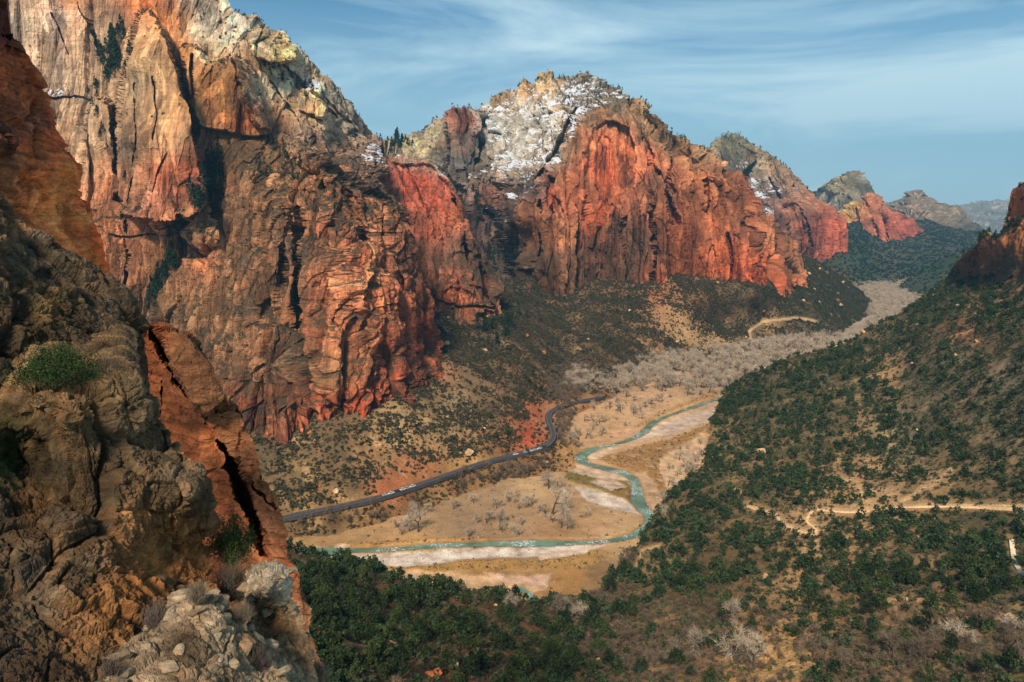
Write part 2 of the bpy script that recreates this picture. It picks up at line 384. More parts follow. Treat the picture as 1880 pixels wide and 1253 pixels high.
fL = [('set', [(440,243),(520,250),(560,272),(620,322),(680,352),(718,385),(745,440),(800,560),(830,650),(800,760),(800,960),(-140,960),(-140,650),(270,600),(300,545),(338,460),(352,400),(385,402),(402,345),(415,290)], dBut, 4),
 ('set', [(250,36),(272,20),(300,60),(322,120),(338,180),(352,250),(368,320),(372,372),(340,402),(290,412),(240,402),(218,345),(211,250),(222,150)], [(214,250,690),(234,250,640),(290,250,634),(340,230,640),(362,320,640),(270,40,705),(250,90,672),(300,120,660),(330,170,655),(300,390,612),(238,390,632),(222,380,665),(238,120,668),(224,150,694),(290,330,624)], 2.5),
 ('set', [(330,90),(350,84),(368,95),(380,118),(395,122),(425,110),(438,150),(470,200),(492,246),(440,252),(400,240),(378,246),(360,240),(348,190),(338,130)], [(340,100,722),(380,160,702),(430,160,712),(470,230,725),(370,230,694),(420,230,698)], 2.5),
 ('set', [(428,108),(445,112),(462,150),(482,200),(495,240),(476,232),(452,180),(436,140)], [(436,120,728),(450,150,714),(485,225,716),(440,140,706)], 2),
 ('set', [(163,218),(180,178),(205,190),(210,300),(222,395),(232,470),(205,540),(160,480),(158,350)], [(165,250,715),(190,250,700),(205,300,708),(200,450,668),(170,450,675)], 2.5),
 ('set', [(142,232),(160,228),(165,330),(160,420),(140,400),(135,300)], [(150,250,725),(150,400,700),(140,300,728)], 2.5),
 ('set', [(196,400),(240,400),(290,408),(335,398),(348,470),(305,545),(275,600),(200,640),(185,540)], [(210,450,672),(300,430,658),(245,520,652),(300,520,650),(225,400,668),(330,410,664)], 3),
 ('crk', [(232,405),(238,470),(226,540)], 18, 3), ('crk', [(275,410),(270,470),(282,540)], 14, 3), ('crk', [(205,430),(230,436),(290,430)], 6, 2),
 ('set', [(355,232),(400,238),(442,248),(418,290),(405,345),(388,404),(355,404),(342,455),(328,412),(374,380),(367,320)], [(380,250,708),(410,260,706),(400,320,694),(368,390,684),(350,430,672)], 3),
 ('set', [(362,390),(373,360),(384,388),(392,425),(390,474),(336,474),(342,430),(358,410)], [(340,440,652),(374,380,640),(374,440,630),(390,460,646)], 2),
 ('set', [(500,40),(520,58),(548,88),(545,112),(520,115),(470,105),(455,60),(470,30)], [(480,60,850),(520,100,842),(545,95,870),(460,40,862)], 2.5),
 ('set', [(552,160),(580,165),(600,195),(590,215),(545,205)], [(560,180,838),(590,200,842),(550,200,832)], 2.5),
 ('crk', [(140,-20),(150,20),(165,48),(180,86)], 16, 2.5), ('crk', [(95,25),(112,60),(128,100)], 10, 2), ('crk', [(352,100),(350,180),(362,245)], 22, 4), ('crk', [(402,118),(410,170),(405,222)], 18, 3), ('crk', [(280,140),(288,210),(280,255)], 9, 1.6), ('crk', [(305,280),(292,310),(279,352)], 9, 1.8),
 ('crk', [(246,150),(248,260),(242,380)], 7, 1.6), ('crk', [(545,385),(552,480),(546,560),(556,640),(552,690)], 42, 9), ('crk', [(582,580),(578,640),(590,700),(586,745)], 34, 9), ('crk', [(592,330),(612,420),(618,500),(640,580)], 20, 4), ('crk', [(640,330),(668,420),(690,500),(728,600)], 20, 3.5), ('crk', [(690,400),(715,470),(742,560),(760,620)], 18, 3.5),
 ('crk', [(640,570),(655,640),(672,720)], 22, 4), ('crk', [(505,330),(520,420),(515,520)], 22, 4), ('crk', [(410,640),(460,650),(520,672)], 12, 4), ('crk', [(470,300),(540,420),(545,480)], 16, 4), ('rec', [(475,560),(500,545),(512,585),(500,600),(470,598)], 9, 2), ('rec', [(520,690),(560,700),(560,740),(525,740)], 14, 3),
 ('crk', [(600,180),(640,230),(675,265)], 12, 3), ('crk', [(520,120),(560,160),(620,215)], 14, 4), ('crk', [(500,20),(470,80),(480,130),(540,210),(580,300)], 14, 3), ('crk', [(60,185),(140,180),(200,186)], 10, 3), ('crk', [(395,690),(470,700),(540,706)], 10, 3), ('rec', [(600,735),(640,730),(640,748),(600,752)], 7, 2)]
dL = feats(RBF(dL0, 25), fL)
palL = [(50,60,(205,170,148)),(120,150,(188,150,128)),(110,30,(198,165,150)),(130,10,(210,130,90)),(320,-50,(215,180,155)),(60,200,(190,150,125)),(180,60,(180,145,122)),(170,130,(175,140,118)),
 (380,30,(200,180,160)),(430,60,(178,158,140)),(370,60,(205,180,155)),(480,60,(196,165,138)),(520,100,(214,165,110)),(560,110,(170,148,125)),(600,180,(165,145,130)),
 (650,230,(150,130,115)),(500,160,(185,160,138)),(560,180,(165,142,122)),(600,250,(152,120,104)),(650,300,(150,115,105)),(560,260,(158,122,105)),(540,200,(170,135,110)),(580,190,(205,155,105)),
 (280,60,(205,150,115)),(270,120,(212,160,120)),(290,200,(205,150,112)),(240,160,(160,128,105)),(300,260,(200,140,105)),(260,270,(190,135,102)),(230,270,(135,105,88)),(300,330,(215,105,78)),(270,340,(185,120,95)),(350,330,(205,95,72)),(280,370,(200,120,100)),  # pillar's left face carries its shade as darker colour
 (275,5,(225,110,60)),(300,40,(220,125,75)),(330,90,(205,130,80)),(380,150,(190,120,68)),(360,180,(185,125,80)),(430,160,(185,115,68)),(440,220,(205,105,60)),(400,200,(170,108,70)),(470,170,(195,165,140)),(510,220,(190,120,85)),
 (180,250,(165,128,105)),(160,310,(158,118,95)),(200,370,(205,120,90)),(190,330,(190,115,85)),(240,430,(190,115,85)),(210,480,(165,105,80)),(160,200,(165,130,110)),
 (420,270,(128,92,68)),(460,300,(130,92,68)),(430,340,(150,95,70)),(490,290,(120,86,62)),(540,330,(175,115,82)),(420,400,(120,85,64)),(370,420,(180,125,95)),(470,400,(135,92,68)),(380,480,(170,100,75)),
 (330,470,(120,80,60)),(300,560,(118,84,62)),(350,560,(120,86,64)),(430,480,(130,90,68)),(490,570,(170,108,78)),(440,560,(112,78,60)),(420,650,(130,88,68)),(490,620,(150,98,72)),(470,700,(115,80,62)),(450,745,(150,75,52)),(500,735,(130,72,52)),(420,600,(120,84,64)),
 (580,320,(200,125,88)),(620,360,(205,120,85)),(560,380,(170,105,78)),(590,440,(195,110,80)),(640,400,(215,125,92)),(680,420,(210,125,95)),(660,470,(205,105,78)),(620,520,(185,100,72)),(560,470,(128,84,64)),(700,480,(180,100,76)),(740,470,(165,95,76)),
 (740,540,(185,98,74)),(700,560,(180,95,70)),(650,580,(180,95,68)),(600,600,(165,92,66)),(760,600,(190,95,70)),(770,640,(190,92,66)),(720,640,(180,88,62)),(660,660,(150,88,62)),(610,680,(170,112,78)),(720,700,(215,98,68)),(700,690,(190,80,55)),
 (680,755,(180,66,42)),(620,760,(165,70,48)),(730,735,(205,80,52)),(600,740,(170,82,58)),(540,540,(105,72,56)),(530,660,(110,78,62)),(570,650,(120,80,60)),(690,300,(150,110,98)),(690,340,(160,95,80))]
def ampL(px, py):
    a = 0.42 + 0.58 * sst(py + 0.32 * (px - 400), 230, 420)
    pil = np.exp(-(((px - 295) / 60) ** 2 + ((py - 210) / 150) ** 2)); return a * (1 - 0.75 * np.clip(pil, 0, 1))
def rcL(C, P, n, px, py, info):
    C = rock_recolor(0.55, 0.55)(C, P, n, px, py, info); return C
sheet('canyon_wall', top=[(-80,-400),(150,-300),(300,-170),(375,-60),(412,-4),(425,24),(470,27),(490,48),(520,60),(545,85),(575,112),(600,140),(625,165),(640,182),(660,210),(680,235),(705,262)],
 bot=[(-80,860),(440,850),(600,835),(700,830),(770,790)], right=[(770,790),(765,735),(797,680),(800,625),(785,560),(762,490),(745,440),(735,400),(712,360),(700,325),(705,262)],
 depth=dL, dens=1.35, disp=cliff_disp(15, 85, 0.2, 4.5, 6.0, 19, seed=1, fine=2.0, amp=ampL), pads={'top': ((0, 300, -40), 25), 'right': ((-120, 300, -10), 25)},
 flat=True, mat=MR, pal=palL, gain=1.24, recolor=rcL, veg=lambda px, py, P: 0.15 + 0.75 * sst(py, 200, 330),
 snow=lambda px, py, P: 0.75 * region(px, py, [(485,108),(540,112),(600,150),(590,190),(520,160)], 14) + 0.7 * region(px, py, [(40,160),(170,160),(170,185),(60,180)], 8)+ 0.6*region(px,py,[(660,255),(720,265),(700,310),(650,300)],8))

dM0 = [(690,300,1085),(740,288,1100),(790,300,1090),(830,345,1060),(852,400,1020),(870,470,980),(925,590,930),(760,400,1005),(720,350,1040),(700,420,1000),(800,500,940),(860,540,905),(850,600,878),(800,600,885),(780,680,800),(940,640,850),(640,300,1120),(650,640,850),(830,460,960),(905,520,960)]
dM = feats(RBF(dM0, 25), [('rec', [(808,552),(812,535),(830,527),(850,530),(862,540),(880,527),(898,534),(899,555),(850,560)], 9, 2), ('rec', [(872,590),(876,575),(892,570),(905,574),(905,588)], 10, 2), ('rec', [(720,300),(790,303),(830,345),(842,400),(800,420),(760,370)], 14, 3), ('crk', [(835,365),(850,430),(858,480)], 40, 4), ('crk', [(880,470),(890,520),(905,560)], 30, 4), ('crk', [(745,300),(790,400),(800,440)], 9, 2), ('crk', [(820,565),(870,562),(905,566)], 16, 3), ('crk', [(700,330),(690,380),(740,420)], 12, 3)])
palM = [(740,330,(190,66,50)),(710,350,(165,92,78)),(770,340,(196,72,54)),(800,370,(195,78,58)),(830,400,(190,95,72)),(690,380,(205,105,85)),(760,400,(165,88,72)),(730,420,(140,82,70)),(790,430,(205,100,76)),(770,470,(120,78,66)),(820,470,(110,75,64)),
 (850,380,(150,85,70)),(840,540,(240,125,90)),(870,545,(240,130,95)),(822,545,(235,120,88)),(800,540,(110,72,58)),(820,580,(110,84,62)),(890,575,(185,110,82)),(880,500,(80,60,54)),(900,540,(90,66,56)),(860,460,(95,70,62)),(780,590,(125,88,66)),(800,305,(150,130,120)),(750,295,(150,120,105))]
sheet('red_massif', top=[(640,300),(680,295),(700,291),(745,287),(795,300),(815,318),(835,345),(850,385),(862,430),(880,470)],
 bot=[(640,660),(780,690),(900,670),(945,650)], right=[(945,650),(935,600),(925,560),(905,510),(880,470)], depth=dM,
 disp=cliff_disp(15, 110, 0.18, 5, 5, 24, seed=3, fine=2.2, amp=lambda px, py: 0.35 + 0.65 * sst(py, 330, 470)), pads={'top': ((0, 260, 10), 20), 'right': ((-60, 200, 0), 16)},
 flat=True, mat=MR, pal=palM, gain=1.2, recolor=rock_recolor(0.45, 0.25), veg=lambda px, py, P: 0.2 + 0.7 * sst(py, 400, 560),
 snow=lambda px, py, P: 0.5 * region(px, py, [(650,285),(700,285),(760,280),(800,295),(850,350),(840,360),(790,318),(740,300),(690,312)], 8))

dC0 = [(1000,550,1150),(1100,550,1180),(1200,545,1200),(1280,545,1213),(1390,535,1230),(1465,495,1430),(1000,450,1180),(1000,350,1225),(1050,300,1255),(1110,250,1300),(1110,330,1290),(1120,400,1212),(1160,200,1345),(1200,300,1290),(1170,360,1240),
 (1250,330,1262),(1280,450,1215),(1350,350,1290),(1385,440,1245),(1420,430,1330),(1455,470,1420),(1040,240,1300),(1010,310,1265),(1000,220,1430),(1060,150,1560),(930,200,1620),(960,280,1440),(900,250,1560),
 (850,300,1660),(838,400,1540),(905,400,1420),(930,480,1380),(945,550,1280),(850,215,1680),(800,240,1720),(760,265,1760),(700,275,1750),(815,310,1560),(780,350,1650),(890,330,1460),(960,400,1200),(975,345,1250),(958,500,1180),
 (880,380,1480),(700,600,1300),(850,620,1200),(1250,250,1360),(1300,300,1330),(1100,500,1190),(1340,500,1222),(1140,270,1315),(1080,290,1262),(1150,430,1215),(990,155,1560),(1430,520,1300),(1410,480,1280),(1336,600,1235),(1200,610,1220),(1400,575,1255),(1000,610,1172),(1100,600,1200),(1465,520,1430)]
AL = [(1080,405),(1072,340),(1076,262),(1090,236),(1108,224),(1128,222),(1150,232),(1162,262),(1170,300),(1158,340),(1128,365),(1105,395),(1095,420)]
dC = feats(RBF(dC0, 25), [('rec', AL, 24, 2), ('rec', [(1085,300),(1092,255),(1108,244),(1122,262),(1130,320),(1118,360),(1095,372)], 8, 2), ('crk', [(878,225),(868,290),(850,330),(846,380),(852,410)], 150, 9), ('crk', [(900,385),(922,430),(934,490),(946,560)], 150, 11), ('set', [(832,207),(886,203),(882,250),(862,300),(850,350),(835,330),(826,250)], [(835,215,1560),(880,215,1580),(840,300,1520),(870,260,1560)], 2.5),
 ('rec', [(1002,340),(1012,322),(1020,335),(1022,380),(1010,400),(1000,380)], 26, 2), ('rec', [(1006,390),(1018,358),(1032,372),(1036,392)], 20, 2), ('crk', [(990,370),(996,420),(992,470)], 40, 4), ('crk', [(1180,230),(1195,300),(1235,350)], 22, 4), ('crk', [(1232,290),(1225,350),(1240,410)], 34, 4), ('crk', [(1300,330),(1296,400),(1310,470)], 30, 3.5), ('crk', [(1370,340),(1368,420),(1385,490)], 36, 4), ('crk', [(1150,400),(1146,470),(1152,530)], 24, 4), ('crk', [(1060,380),(1066,460),(1060,540)], 24, 4), ('crk', [(1410,410),(1418,460),(1440,500)], 50, 5), ('crk', [(1200,380),(1206,450),(1200,520)], 26, 4), ('crk', [(1338,430),(1345,480),(1340,530)], 26, 3),
 ('set', [(1150,182),(1168,178),(1200,208),(1255,256),(1290,282),(1300,320),(1260,300),(1200,250),(1165,215)], [(1160,190,1380),(1200,225,1370),(1260,270,1350),(1290,300,1340)], 3), ('crk', [(1060,205),(1035,240),(1012,290),(985,330)], 60, 6)])
palC = [(940,230,(216,206,190)),(970,250,(218,205,188)),(1000,270,(214,196,174)),(1010,220,(206,194,178)),(960,200,(198,188,172)),(960,280,(206,194,178)),(1030,210,(200,165,135)),(1050,170,(120,118,108)),(1100,165,(125,120,108)),(1000,160,(200,160,120)),(970,155,(185,140,100)),  # upper slope's sunlight put in as brighter cream
 (920,190,(170,130,95)),(900,230,(165,165,155)),(890,270,(130,128,118)),(850,225,(150,80,70)),(835,260,(120,85,75)),(800,245,(160,150,125)),(780,262,(200,175,140)),(815,290,(110,105,98)),(850,300,(70,70,72)),(880,320,(120,98,88)),(900,300,(115,108,98)),  # greys include shade painted on the left face
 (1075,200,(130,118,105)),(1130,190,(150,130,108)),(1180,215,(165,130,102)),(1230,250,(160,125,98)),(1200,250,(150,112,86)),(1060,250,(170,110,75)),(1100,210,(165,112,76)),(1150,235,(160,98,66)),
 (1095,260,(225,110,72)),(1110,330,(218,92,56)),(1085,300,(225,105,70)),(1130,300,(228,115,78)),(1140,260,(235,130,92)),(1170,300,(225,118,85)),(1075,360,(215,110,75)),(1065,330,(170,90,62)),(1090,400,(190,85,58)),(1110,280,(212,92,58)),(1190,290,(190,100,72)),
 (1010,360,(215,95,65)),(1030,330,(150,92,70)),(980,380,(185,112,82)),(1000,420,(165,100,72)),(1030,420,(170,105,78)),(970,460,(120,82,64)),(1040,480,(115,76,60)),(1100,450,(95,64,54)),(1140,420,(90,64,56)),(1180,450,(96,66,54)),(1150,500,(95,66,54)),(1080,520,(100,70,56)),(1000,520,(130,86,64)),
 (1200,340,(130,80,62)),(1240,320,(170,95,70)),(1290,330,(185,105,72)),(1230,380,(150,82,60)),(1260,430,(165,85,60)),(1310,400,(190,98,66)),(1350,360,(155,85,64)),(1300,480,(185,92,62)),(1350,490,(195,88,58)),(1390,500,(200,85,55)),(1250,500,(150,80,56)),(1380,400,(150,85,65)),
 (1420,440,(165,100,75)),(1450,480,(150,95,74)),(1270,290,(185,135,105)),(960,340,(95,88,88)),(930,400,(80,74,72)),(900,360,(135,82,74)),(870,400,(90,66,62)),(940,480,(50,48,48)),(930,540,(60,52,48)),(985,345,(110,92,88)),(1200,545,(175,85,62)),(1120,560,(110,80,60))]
def snC(px, py, P):
    s = 0.62 * region(px, py, [(885,200),(960,150),(1090,138),(1150,180),(1080,215),(1050,260),(1015,300),(940,300),(880,260)], 16)
    s += 0.45 * region(px, py, [(940,300),(1020,290),(980,350),(930,420),(900,400),(860,330),(850,270)], 16)
    s += 0.45 * region(px, py, [(760,230),(830,215),(830,250),(760,290)], 10)
    return np.clip(s - 0.25 * region(px, py, [(915,215),(1000,225),(960,250),(925,240)], 12), 0, 1)
def ampC(px, py):
    return 1 - 0.7 * np.exp(-(((px - 1115) / 62) ** 2 + ((py - 310) / 75) ** 2)) - 0.35 * region(px, py, [(880,180),(1090,130),(1280,270),(1150,240),(1040,270),(940,300)], 20)
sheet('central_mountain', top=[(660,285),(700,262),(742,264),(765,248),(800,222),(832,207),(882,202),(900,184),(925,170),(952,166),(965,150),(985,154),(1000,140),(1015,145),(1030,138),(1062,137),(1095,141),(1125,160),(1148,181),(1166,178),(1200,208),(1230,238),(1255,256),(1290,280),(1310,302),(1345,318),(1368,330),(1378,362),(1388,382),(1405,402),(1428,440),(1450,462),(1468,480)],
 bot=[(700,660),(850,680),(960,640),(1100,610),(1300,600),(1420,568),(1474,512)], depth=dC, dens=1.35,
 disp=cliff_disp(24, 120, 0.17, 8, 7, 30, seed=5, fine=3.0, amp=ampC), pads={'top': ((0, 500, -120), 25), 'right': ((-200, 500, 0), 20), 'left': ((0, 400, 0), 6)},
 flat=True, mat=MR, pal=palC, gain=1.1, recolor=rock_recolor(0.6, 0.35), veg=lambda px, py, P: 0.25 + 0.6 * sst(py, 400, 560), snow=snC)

dN1 = feats(RBF([(x, y, d * 1.27) for x, y, d in [(1340,250,2350),(1290,270,2400),(1420,300,2150),(1490,355,2050),(1550,400,1980),(1500,470,1900),(1440,480,1950),(1400,400,2000),(1350,330,2200),(1330,300,2260),(1450,400,1930),(1550,455,1960),(1250,400,2300),(1380,340,2150),(1480,400,1900),(1340,500,2100),(1500,520,1950)]], 25), [('crk', [(1390,300),(1350,340),(1330,370)], 160, 7), ('crk', [(1455,340),(1480,400),(1490,450)], 70, 3), ('crk', [(1415,330),(1440,390),(1450,450)], 90, 4), ('rec', [(1440,380),(1470,370),(1480,430),(1450,440)], 40, 3)])
palN1 = [(1340,265,(120,115,92)),(1350,300,(100,98,84)),(1300,272,(185,155,120)),(1330,290,(115,105,88)),(1400,300,(175,140,110)),(1380,300,(150,125,100)),(1430,320,(172,130,105)),(1390,340,(150,130,122)),(1460,345,(165,125,105)),(1480,380,(185,112,90)),(1430,400,(150,90,78)),(1450,380,(165,100,85)),(1420,370,(120,95,90)),(1510,410,(185,80,64)),(1530,440,(190,85,68)),(1480,450,(180,95,78)),(1440,460,(140,85,70)),(1400,420,(130,90,78))]  # lit left edge of the dome painted lighter
sheet('domed_mountain', top=[(1240,330),(1285,275),(1300,268),(1318,252),(1335,246),(1355,247),(1372,256),(1392,268),(1420,284),(1442,308),(1462,327),(1490,356),(1510,372),(1530,390),(1545,402),(1556,425)],
 bot=[(1240,560),(1400,540),(1500,500),(1562,470)], depth=dN1, disp=cliff_disp(26, 160, 0.17, 9, 8, 42, seed=8, fine=4), pads={'top': ((0, 600, -150), 16), 'right': ((-300, 500, 0), 12)},
 flat=True, mat=MF, pal=palN1, gain=1.2, recolor=rock_recolor(0.35, 0.25), veg=0.4, snow=lambda px, py, P: 0.45 * region(px, py, [(1340,285),(1380,285),(1470,340),(1440,400),(1390,390),(1350,320)], 16))
sheet('distant_butte', top=[(1470,372),(1492,352),(1505,350),(1515,341),(1530,326),(1550,318),(1572,322),(1588,336),(1600,352),(1608,372),(1625,395)], bot=[(1470,470),(1640,460)],
 depth=[(1500,360,4000),(1550,320,3900),(1600,360,3800),(1480,450,3500),(1550,400,3600),(1620,440,3500),(1540,350,3700),(1575,360,3650)], disp=cliff_disp(50, 260, 0.17, 16, 14, 60, seed=11, fine=7),
 pads={'top': ((0, 900, -200), 12), 'right': ((-200, 600, 0), 8)}, flat=True, mat=MF, pal=[(1530,340,(200,170,130)),(1560,350,(150,135,112)),(1590,360,(125,115,105)),(1540,380,(150,145,138)),(1500,355,(105,110,108))], gain=0.85,  # butte's sunlit left side is painted paler than its right
 recolor=rock_recolor(0.3, 0.25), veg=0.3, snow=lambda px, py, P: 0.6 * region(px, py, [(1520,360),(1555,372),(1545,395),(1500,385)], 8) + 0.3 * region(px, py, [(1520,325),(1580,322),(1570,345),(1530,345)], 8))
sheet('red_ridge', top=[(1520,420),(1538,395),(1552,378),(1575,370),(1592,364),(1600,362),(1606,360),(1614,372),(1630,386),(1645,392),(1665,404),(1680,420),(1692,432)], bot=[(1520,500),(1620,480),(1700,455)],
 depth=feats(RBF([(1540,400,3300),(1600,362,3450),(1690,432,3350),(1600,440,3150),(1550,455,3050),(1650,435,3250),(1580,400,3220),(1620,400,3300)], 25), [('crk', [(1572,385),(1580,420),(1590,445)], 90, 3), ('crk', [(1612,372),(1618,400),(1630,435)], 110, 3), ('crk', [(1590,372),(1600,400),(1606,440)], 60, 2.5)]), disp=cliff_disp(34, 150, 0.17, 12, 8, 40, seed=13, fine=4),
 pads={'top': ((0, 500, -100), 12), 'right': ((-200, 400, 0), 8)}, flat=True, mat=MF, pal=[(1550,390,(225,175,100)),(1565,385,(215,150,90)),(1600,380,(175,95,75)),(1580,420,(180,95,80)),(1620,410,(185,85,70)),(1660,420,(165,75,66)),(1560,440,(175,90,78))], gain=1.25,
 recolor=rock_recolor(0.35, 0.25), veg=0.3)
sheet('far_peak', top=[(1580,400),(1610,378),(1640,370),(1655,362),(1672,354),(1685,349),(1700,358),(1712,369),(1730,378),(1748,384),(1757,380),(1764,386),(1772,403),(1780,418),(1800,428),(1830,440)], bot=[(1580,470),(1840,465)],
 depth=[(1600,385,5200),(1685,350,5000),(1760,385,4800),(1820,435,4600),(1650,430,4300),(1700,430,4300),(1760,440,4200),(1720,400,4600),(1675,385,4700),(1840,460,3900),(1590,460,4000)], disp=cliff_disp(75, 330, 0.17, 22, 16, 80, seed=17, fine=9),
 pads={'top': ((0, 900, -200), 12)}, flat=True, mat=MF, pal=[(1660,375,(205,170,145)),(1685,365,(190,150,130)),(1640,385,(175,145,130)),(1720,395,(170,140,122)),(1700,380,(200,165,140)),(1755,395,(180,150,130)),(1700,430,(70,85,85)),(1780,435,(60,75,75))], gain=0.85,  # left-lit cream of the peak put into its colours
 recolor=rock_recolor(0.25, 0.2), veg=0.5)
sheet('far_mesa', top=[(1660,402),(1700,388),(1738,378),(1775,374),(1820,369),(1850,367),(1950,364),(2150,362)], bot=[(1660,440),(2150,440)],
 depth=[(1700,395,12500),(1850,368,12500),(2100,365,12500),(1800,400,11500),(1950,400,11500),(1750,430,10000),(2100,435,10000)], dens=2.5, disp=cliff_disp(50, 900, 0.25, 30, 30, 160, seed=19, fine=8),
 pads={'top': ((0, 4000, 0), 8)}, flat=True, mat=MF, pal=[(1700,390,(170,150,135)),(1850,380,(190,165,145)),(1850,410,(150,130,110)),(1850,430,(120,115,95)),(2000,400,(180,150,130))], gain=1.2, recolor=rock_recolor(0.2, 0.1), veg=0.5)

# ------------------------------------------------------------------ slopes
def soil_mat(name, s=1.0, bump=1.0, spots=0.5, spotcol=(0.06, 0.05, 0.028), var=0.5):
    m, t, b = mat_new(name); nd = t.nodes
    geo = nd.new('ShaderNodeNewGeometry'); pos = geo.outputs['Position']
    at = nd.new('ShaderNodeAttribute'); at.attribute_name = 'Col'; c = at.outputs['Color']
    n1 = nz(t, pos, 0.15 / s, 8, 0.65); n2 = nz(t, pos, 1.1 / s, 5, 0.65)
    c = mixc(t, var, c, mixc(t, 1.0, c, rmp(t, n1, 0.3, 0.7, 0.55, 1.45), 'MULTIPLY'))
    va = nd.new('ShaderNodeAttribute'); va.attribute_name = 'Veg'
    c = mixc(t, mth(t, 'MULTIPLY', mth(t, 'MULTIPLY', rmp(t, mth(t, 'ADD', n2, mth(t, 'MULTIPLY', n1, 0.5)), 0.72, 0.85), spots), va.outputs['Fac']), c, spotcol)
    t.links.new(c, b.inputs['Base Color'])
    bu = nd.new('ShaderNodeBump'); bu.inputs['Strength'].default_value = 0.8; bu.inputs['Distance'].default_value = 1.2 * s * bump
    t.links.new(mth(t, 'ADD', n1, mth(t, 'MULTIPLY', n2, 0.4)), bu.inputs['Height']); t.links.new(bu.outputs[0], b.inputs['Normal'])
    return m
MS = soil_mat('slope_soil', 1.5)
Z = lambda px, py, z: (px, py, float(dz(py, z)))
dT = [Z(440,795,44),Z(600,785,46),Z(740,750,50),Z(800,645,62),Z(860,600,68),Z(940,600,66),Z(1000,555,72),Z(1100,552,74),Z(1200,548,74),Z(1280,548,76),Z(1390,537,80),Z(1465,497,96),
 Z(515,950,12),Z(600,932,12),Z(700,910,12),Z(760,892,12),Z(850,862,12),Z(900,847,12),Z(960,832,12),Z(1000,820,12),Z(1015,800,13),Z(1008,780,13),Z(1003,760,13),Z(1022,746,12),Z(1060,737,10),Z(1090,730,8),
 Z(500,1000,-2),Z(560,985,0),Z(640,975,0),Z(720,955,0),Z(800,932,0),Z(860,902,0),Z(930,880,0),Z(1000,880,-1),Z(1058,860,-2),Z(1060,800,-2),Z(1050,775,-2),Z(1090,752,-2),Z(1150,725,-3),
 Z(700,850,26),Z(550,850,28),Z(850,760,34),Z(900,700,42),Z(960,750,24),Z(980,690,30),Z(850,680,50),Z(1000,640,38),Z(1050,690,6),Z(1100,650,26),Z(1200,660,6),Z(1200,610,36),Z(1300,650,2),Z(1330,600,24),Z(1400,640,0),Z(1400,590,28),
 Z(1500,640,-4),Z(1480,600,14),Z(1500,560,44),Z(1570,592,0),Z(1604,574,-1),Z(1585,565,10),Z(1560,545,26),Z(1520,515,68),Z(1350,700,-6),Z(1250,720,-6),Z(1620,640,-10),Z(440,1050,-6),Z(300,900,30),Z(300,780,60)]
palT = [(560,800,(110,88,68)),(480,830,(112,90,68)),(620,830,(105,82,62)),(550,880,(135,105,76)),(640,890,(110,85,62)),(730,870,(150,88,60)),(780,860,(185,110,75)),(800,800,(175,135,100)),(730,800,(175,140,102)),(700,840,(165,120,85)),(740,770,(190,150,110)),(780,720,(120,95,72)),(840,740,(185,150,115)),(860,700,(125,100,76)),
 (820,690,(190,130,100)),(900,760,(110,88,66)),(950,720,(105,84,64)),(900,640,(95,78,62)),(830,640,(95,80,66)),(1000,650,(110,85,65)),(1050,600,(115,88,66)),(950,600,(80,64,54)),(1100,610,(105,80,60)),(1150,570,(125,90,68)),(1190,580,(160,115,85)),(1230,580,(190,140,105)),(1260,610,(195,148,112)),(1310,630,(190,148,112)),(1210,550,(175,100,75)),
 (1150,630,(105,78,60)),(1200,650,(130,95,72)),(1100,640,(95,74,58)),(1050,670,(125,100,78)),(1330,570,(90,74,58)),(1400,560,(82,68,54)),(1380,610,(130,105,80)),(1450,600,(100,80,62)),(1420,590,(165,125,92)),(1480,560,(80,66,50)),(1550,560,(66,60,44)),(1520,600,(95,76,58)),(1580,580,(66,60,44)),(1290,550,(130,85,62)),
 (985,755,(215,100,68)),(975,805,(205,70,45)),(990,790,(190,105,75)),(1000,740,(190,125,90)),(1035,800,(205,150,100)),(1040,830,(205,145,95)),(1030,770,(190,140,100)),(1010,850,(140,95,65)),(950,850,(110,80,55)),(900,870,(140,100,65)),(850,880,(135,95,62)),(760,910,(95,72,50)),(740,890,(200,110,75)),(700,905,(190,95,65)),(650,920,(170,125,85)),(560,930,(175,130,90)),(860,855,(195,140,90)),(700,940,(130,95,62)),(620,955,(100,75,52)),(560,960,(105,78,55)),(640,975,(150,110,72)),(800,925,(150,112,72))]
ROAD = [(480,955),(515,948),(560,940),(600,931.5),(660,919),(710,906),(760,890),(810,873),(850,859),(900,843),(950,832),(985,824),(1004,815),(1013,803),(1012,790),(1006,778),(1003,766),(1007,756),(1018,748.5),(1040,741),(1068,735),(1100,728)]
WASH = [(1190,545),(1215,575),(1245,600),(1300,625),(1370,640),(1440,640)]; LOOP = [(1500,592),(1470,586),(1440,588),(1400,592),(1376,608),(1378,625),(1405,640)]
def rcT(C, P, n, px, py, info):
    k = 0.6 * sst(polydist(px, py * 1.0, LOOP), 3.5, 1.0)[..., None]; C = C * (1 - k) + k * lin((205,165,130)) * 1.1
    q = P.reshape(-1, 3); nn = fbm(q / 22, 5).reshape(px.shape); 
    C = C * (1 + 0.5 * nn[..., None]); k = sst(nn, 0.22, 0.45)[..., None] * 0.4
    C = C * (1 - k) + k * lin((205,155,115)); return C
def dispT(P, nrm, px, py, info):
    a = sst(polydist(px, py, ROAD), 4, 40)
    q = P.reshape(-1, 3); d = (5 * fbm(q / 60, 5) + 2.0 * fbm(q / 22, 4, ridged=True) + 0.5 * fbm(q / 5, 3)).reshape(px.shape)
    R = P.copy(); R[..., 2] += d * a - 0.6 * (1 - a); return R
